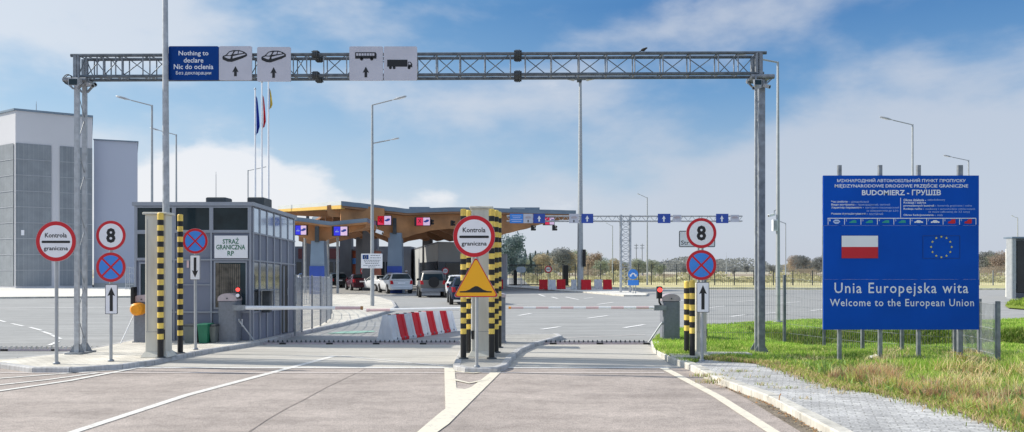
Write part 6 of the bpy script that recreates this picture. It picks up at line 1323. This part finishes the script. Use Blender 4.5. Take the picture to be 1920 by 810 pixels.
# continuous far wood
mb=MB(); random.seed(9)
for k in range(30000):
    x=random.uniform(-150,620); D=random.uniform(520,600); hgt=(5+4*math.sin(x*.013)+3*math.sin(x*.051+1)+2*math.sin(x*.17))*.8; hgt=max(4.,hgt)*random.random()**.6; p=Vector((x,D,hgt)); s_=random.uniform(.4,1.0)
    u_=Vector((random.gauss(0,1),random.gauss(0,.5),random.gauss(0,.6))).normalized()*s_; v_=u_.orthogonal().normalized()*s_*.8; mb.add([p-u_,p-v_,p+u_,p+v_],[(0,1,2,3)])
nx_=300; rr=[]
for k in range(nx_+1):
    x=-160+800*k/nx_; h_=(5+4*math.sin(x*.013)+3*math.sin(x*.051+1)+2*math.sin(x*.17))*.8; h_=max(4.,h_)*random.uniform(.72,.92); rr.append((x,h_))
for (xa,ha),(xb,hb) in zip(rr,rr[1:]): mb.add([(xa,610,-1),(xb,610,-1),(xb,610,hb),(xa,610,ha)],[(0,1,2,3)],1)
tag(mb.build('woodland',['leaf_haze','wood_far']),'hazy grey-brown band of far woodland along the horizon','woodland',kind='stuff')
# hedge of scrub along the verge
mb=MB()
for k in range(5200):
    x=random.uniform(2,75); D=random.uniform(112,124); hgt=max(.3,.9+.5*math.sin(x*.5)+.4*math.sin(x*1.3))*random.random(); p=Vector((x,D,hgt)); s_=random.uniform(.12,.3)
    u_=Vector((random.gauss(0,1),random.gauss(0,.5),random.gauss(0,.6))).normalized()*s_; v_=u_.orthogonal().normalized()*s_*.8; mb.add([p-u_,p-v_,p+u_,p+v_],[(0,1,2,3)])
tag(mb.build('scrub','leaf_scrub'),'low rough scrub growing along the far side of the perimeter fence','scrub',kind='stuff')

# ================================================================== SKY, SUN, CAMERA
SE,AZ = 35.,-80.       # elevation, azimuth from +Y (negative is left)
w=bpy.data.worlds.new('World'); sc.world=w; w.use_nodes=True; nt=w.node_tree; L=nt.links.new
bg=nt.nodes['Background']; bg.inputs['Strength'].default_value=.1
def n(t_,**k):
    x=nt.nodes.new(t_)
    for a,v in k.items(): x.inputs[a.replace('_',' ')].default_value=v
    return x
sky=n('ShaderNodeTexSky'); sky.sky_type='NISHITA'; sky.sun_disc=False; sky.sun_elevation=R(SE); sky.sun_rotation=R(AZ); sky.air_density=1.; sky.dust_density=1.5; sky.ozone_density=1.5
tc=n('ShaderNodeTexCoord'); nrm=n('ShaderNodeVectorMath'); nrm.operation='NORMALIZE'; L(tc.outputs['Generated'],nrm.inputs[0]); sep=n('ShaderNodeSeparateXYZ'); L(nrm.outputs[0],sep.inputs[0])
def math_(op,a,b_=None,c=None,clamp=False):
    x=nt.nodes.new('ShaderNodeMath'); x.operation=op; x.use_clamp=clamp
    for i,v in enumerate((a,b_,c)):
        if v is None: continue
        if hasattr(v,'links'): L(v,x.inputs[i])
        else: x.inputs[i].default_value=v
    return x.outputs[0]
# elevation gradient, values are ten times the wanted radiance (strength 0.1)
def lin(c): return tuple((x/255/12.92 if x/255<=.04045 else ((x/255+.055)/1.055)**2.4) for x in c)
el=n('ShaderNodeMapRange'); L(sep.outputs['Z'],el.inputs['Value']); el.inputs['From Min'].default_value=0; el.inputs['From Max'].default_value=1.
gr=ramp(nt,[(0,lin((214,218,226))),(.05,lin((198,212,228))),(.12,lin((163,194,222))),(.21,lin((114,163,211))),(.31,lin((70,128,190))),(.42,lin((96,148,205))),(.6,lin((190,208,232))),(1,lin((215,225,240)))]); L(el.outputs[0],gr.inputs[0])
grl=ramp(nt,[(0,lin((240,245,250))),(.08,lin((216,233,246))),(.18,lin((174,209,238))),(.31,lin((126,180,224))),(.42,lin((130,185,230))),(.6,lin((200,215,235))),(1,lin((215,225,240)))]); L(el.outputs[0],grl.inputs[0])  # in both ramps the pale overhead stops, out of view, are added fill light
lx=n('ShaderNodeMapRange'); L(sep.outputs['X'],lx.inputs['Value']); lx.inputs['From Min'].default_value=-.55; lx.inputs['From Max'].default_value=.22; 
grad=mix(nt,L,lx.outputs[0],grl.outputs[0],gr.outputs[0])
# clouds
mp=n('ShaderNodeMapping'); mp.inputs['Scale'].default_value=(1.,1.,2.1); L(nrm.outputs[0],mp.inputs['Vector'])
n1=n('ShaderNodeTexNoise',Scale=3.4,Detail=9.,Roughness=.52); L(mp.outputs[0],n1.inputs['Vector']); n1.inputs['Distortion'].default_value=.25
n2=n('ShaderNodeTexNoise',Scale=9.,Detail=8.,Roughness=.55); L(mp.outputs[0],n2.inputs['Vector'])
def blob(px,py,sx,sy,amp):     # soft region of sky around a direction given in degrees
    dx,dy,dz=(px-960)/S,1.,(505-py)/S; l=math.sqrt(dx*dx+1+dz*dz); dx/=l; dz/=l
    a=math_('DIVIDE',math_('SUBTRACT',sep.outputs['X'],dx),sx); b_=math_('DIVIDE',math_('SUBTRACT',sep.outputs['Z'],dz),sy)
    r=math_('ADD',math_('MULTIPLY',a,a),math_('MULTIPLY',b_,b_)); return math_('MULTIPLY',math_('POWER',2.718,math_('MULTIPLY',r,-1.)),amp)
def total(*bs):
    t_=bs[0]
    for b_ in bs[1:]: t_=math_('ADD',t_,b_)
    return t_
soft=total(math_('MULTIPLY',n1.outputs['Fac'],1.),math_('MULTIPLY',n2.outputs['Fac'],.45),blob(40,20,.16,.07,.42),blob(180,330,.14,.05,.2),blob(1750,300,.18,.095,.40),blob(1400,420,.30,.06,.30),blob(1560,330,.12,.06,.15),blob(1330,30,.09,.03,.16),blob(740,190,.09,.04,.20),blob(1000,420,.5,.035,.12),blob(900,90,.12,.05,-.16),blob(1820,30,.14,.035,-.22))
cm=n('ShaderNodeMapRange'); cm.interpolation_type='SMOOTHSTEP'; L(soft,cm.inputs['Value']); cm.inputs['From Min'].default_value=.66; cm.inputs['From Max'].default_value=1.02; cm.inputs['To Max'].default_value=.88
ccol_=mix(nt,L,lx.outputs[0],lin((230,236,244)),lin((203,212,227)))
c1=mix(nt,L,cm.outputs[0],grad,ccol_)
cu=total(math_('MULTIPLY',n2.outputs['Fac'],1.0),math_('MULTIPLY',n1.outputs['Fac'],.30),blob(430,350,.065,.050,.62),blob(320,360,.07,.04,.52),blob(545,350,.08,.033,.46),blob(820,365,.035,.012,.28),blob(600,400,.3,.018,.22))
cm2=n('ShaderNodeMapRange'); cm2.interpolation_type='SMOOTHSTEP'; L(cu,cm2.inputs['Value']); cm2.inputs['From Min'].default_value=.84; cm2.inputs['From Max'].default_value=1.10; cm2.inputs['To Max'].default_value=.92
c2=mix(nt,L,cm2.outputs[0],c1,lin((247,248,252)))
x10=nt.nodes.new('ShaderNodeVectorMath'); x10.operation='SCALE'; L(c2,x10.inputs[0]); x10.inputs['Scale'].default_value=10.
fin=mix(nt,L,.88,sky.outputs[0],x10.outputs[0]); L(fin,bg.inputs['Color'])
sd=bpy.data.lights.new('sun','SUN'); sd.energy=5.0; sd.angle=R(.6); sd.color=(1.,.93,.80); so=bpy.data.objects.new('sun',sd); col.objects.link(so)
v=Vector((math.sin(R(AZ))*math.cos(R(SE)),math.cos(R(AZ))*math.cos(R(SE)),math.sin(R(SE)))); so.rotation_euler=v.to_track_quat('Z','Y').to_euler(); so.location=v*50
cd=bpy.data.cameras.new('camera'); cam=bpy.data.objects.new('camera',cd); col.objects.link(cam); cam.location=(0,0,EY); cam.rotation_euler=(R(90),0,0)
cd.sensor_width=36; cd.lens=36*S/1920; cd.shift_y=(HZ-405)/1920; cd.clip_end=8000; cd.clip_start=.05; sc.camera=cam
sc.render.engine='CYCLES'; sc.view_settings.view_transform='Standard'; sc.view_settings.look='None'; sc.view_settings.exposure=0
sc.cycles.max_bounces=5; sc.cycles.transparent_max_bounces=4
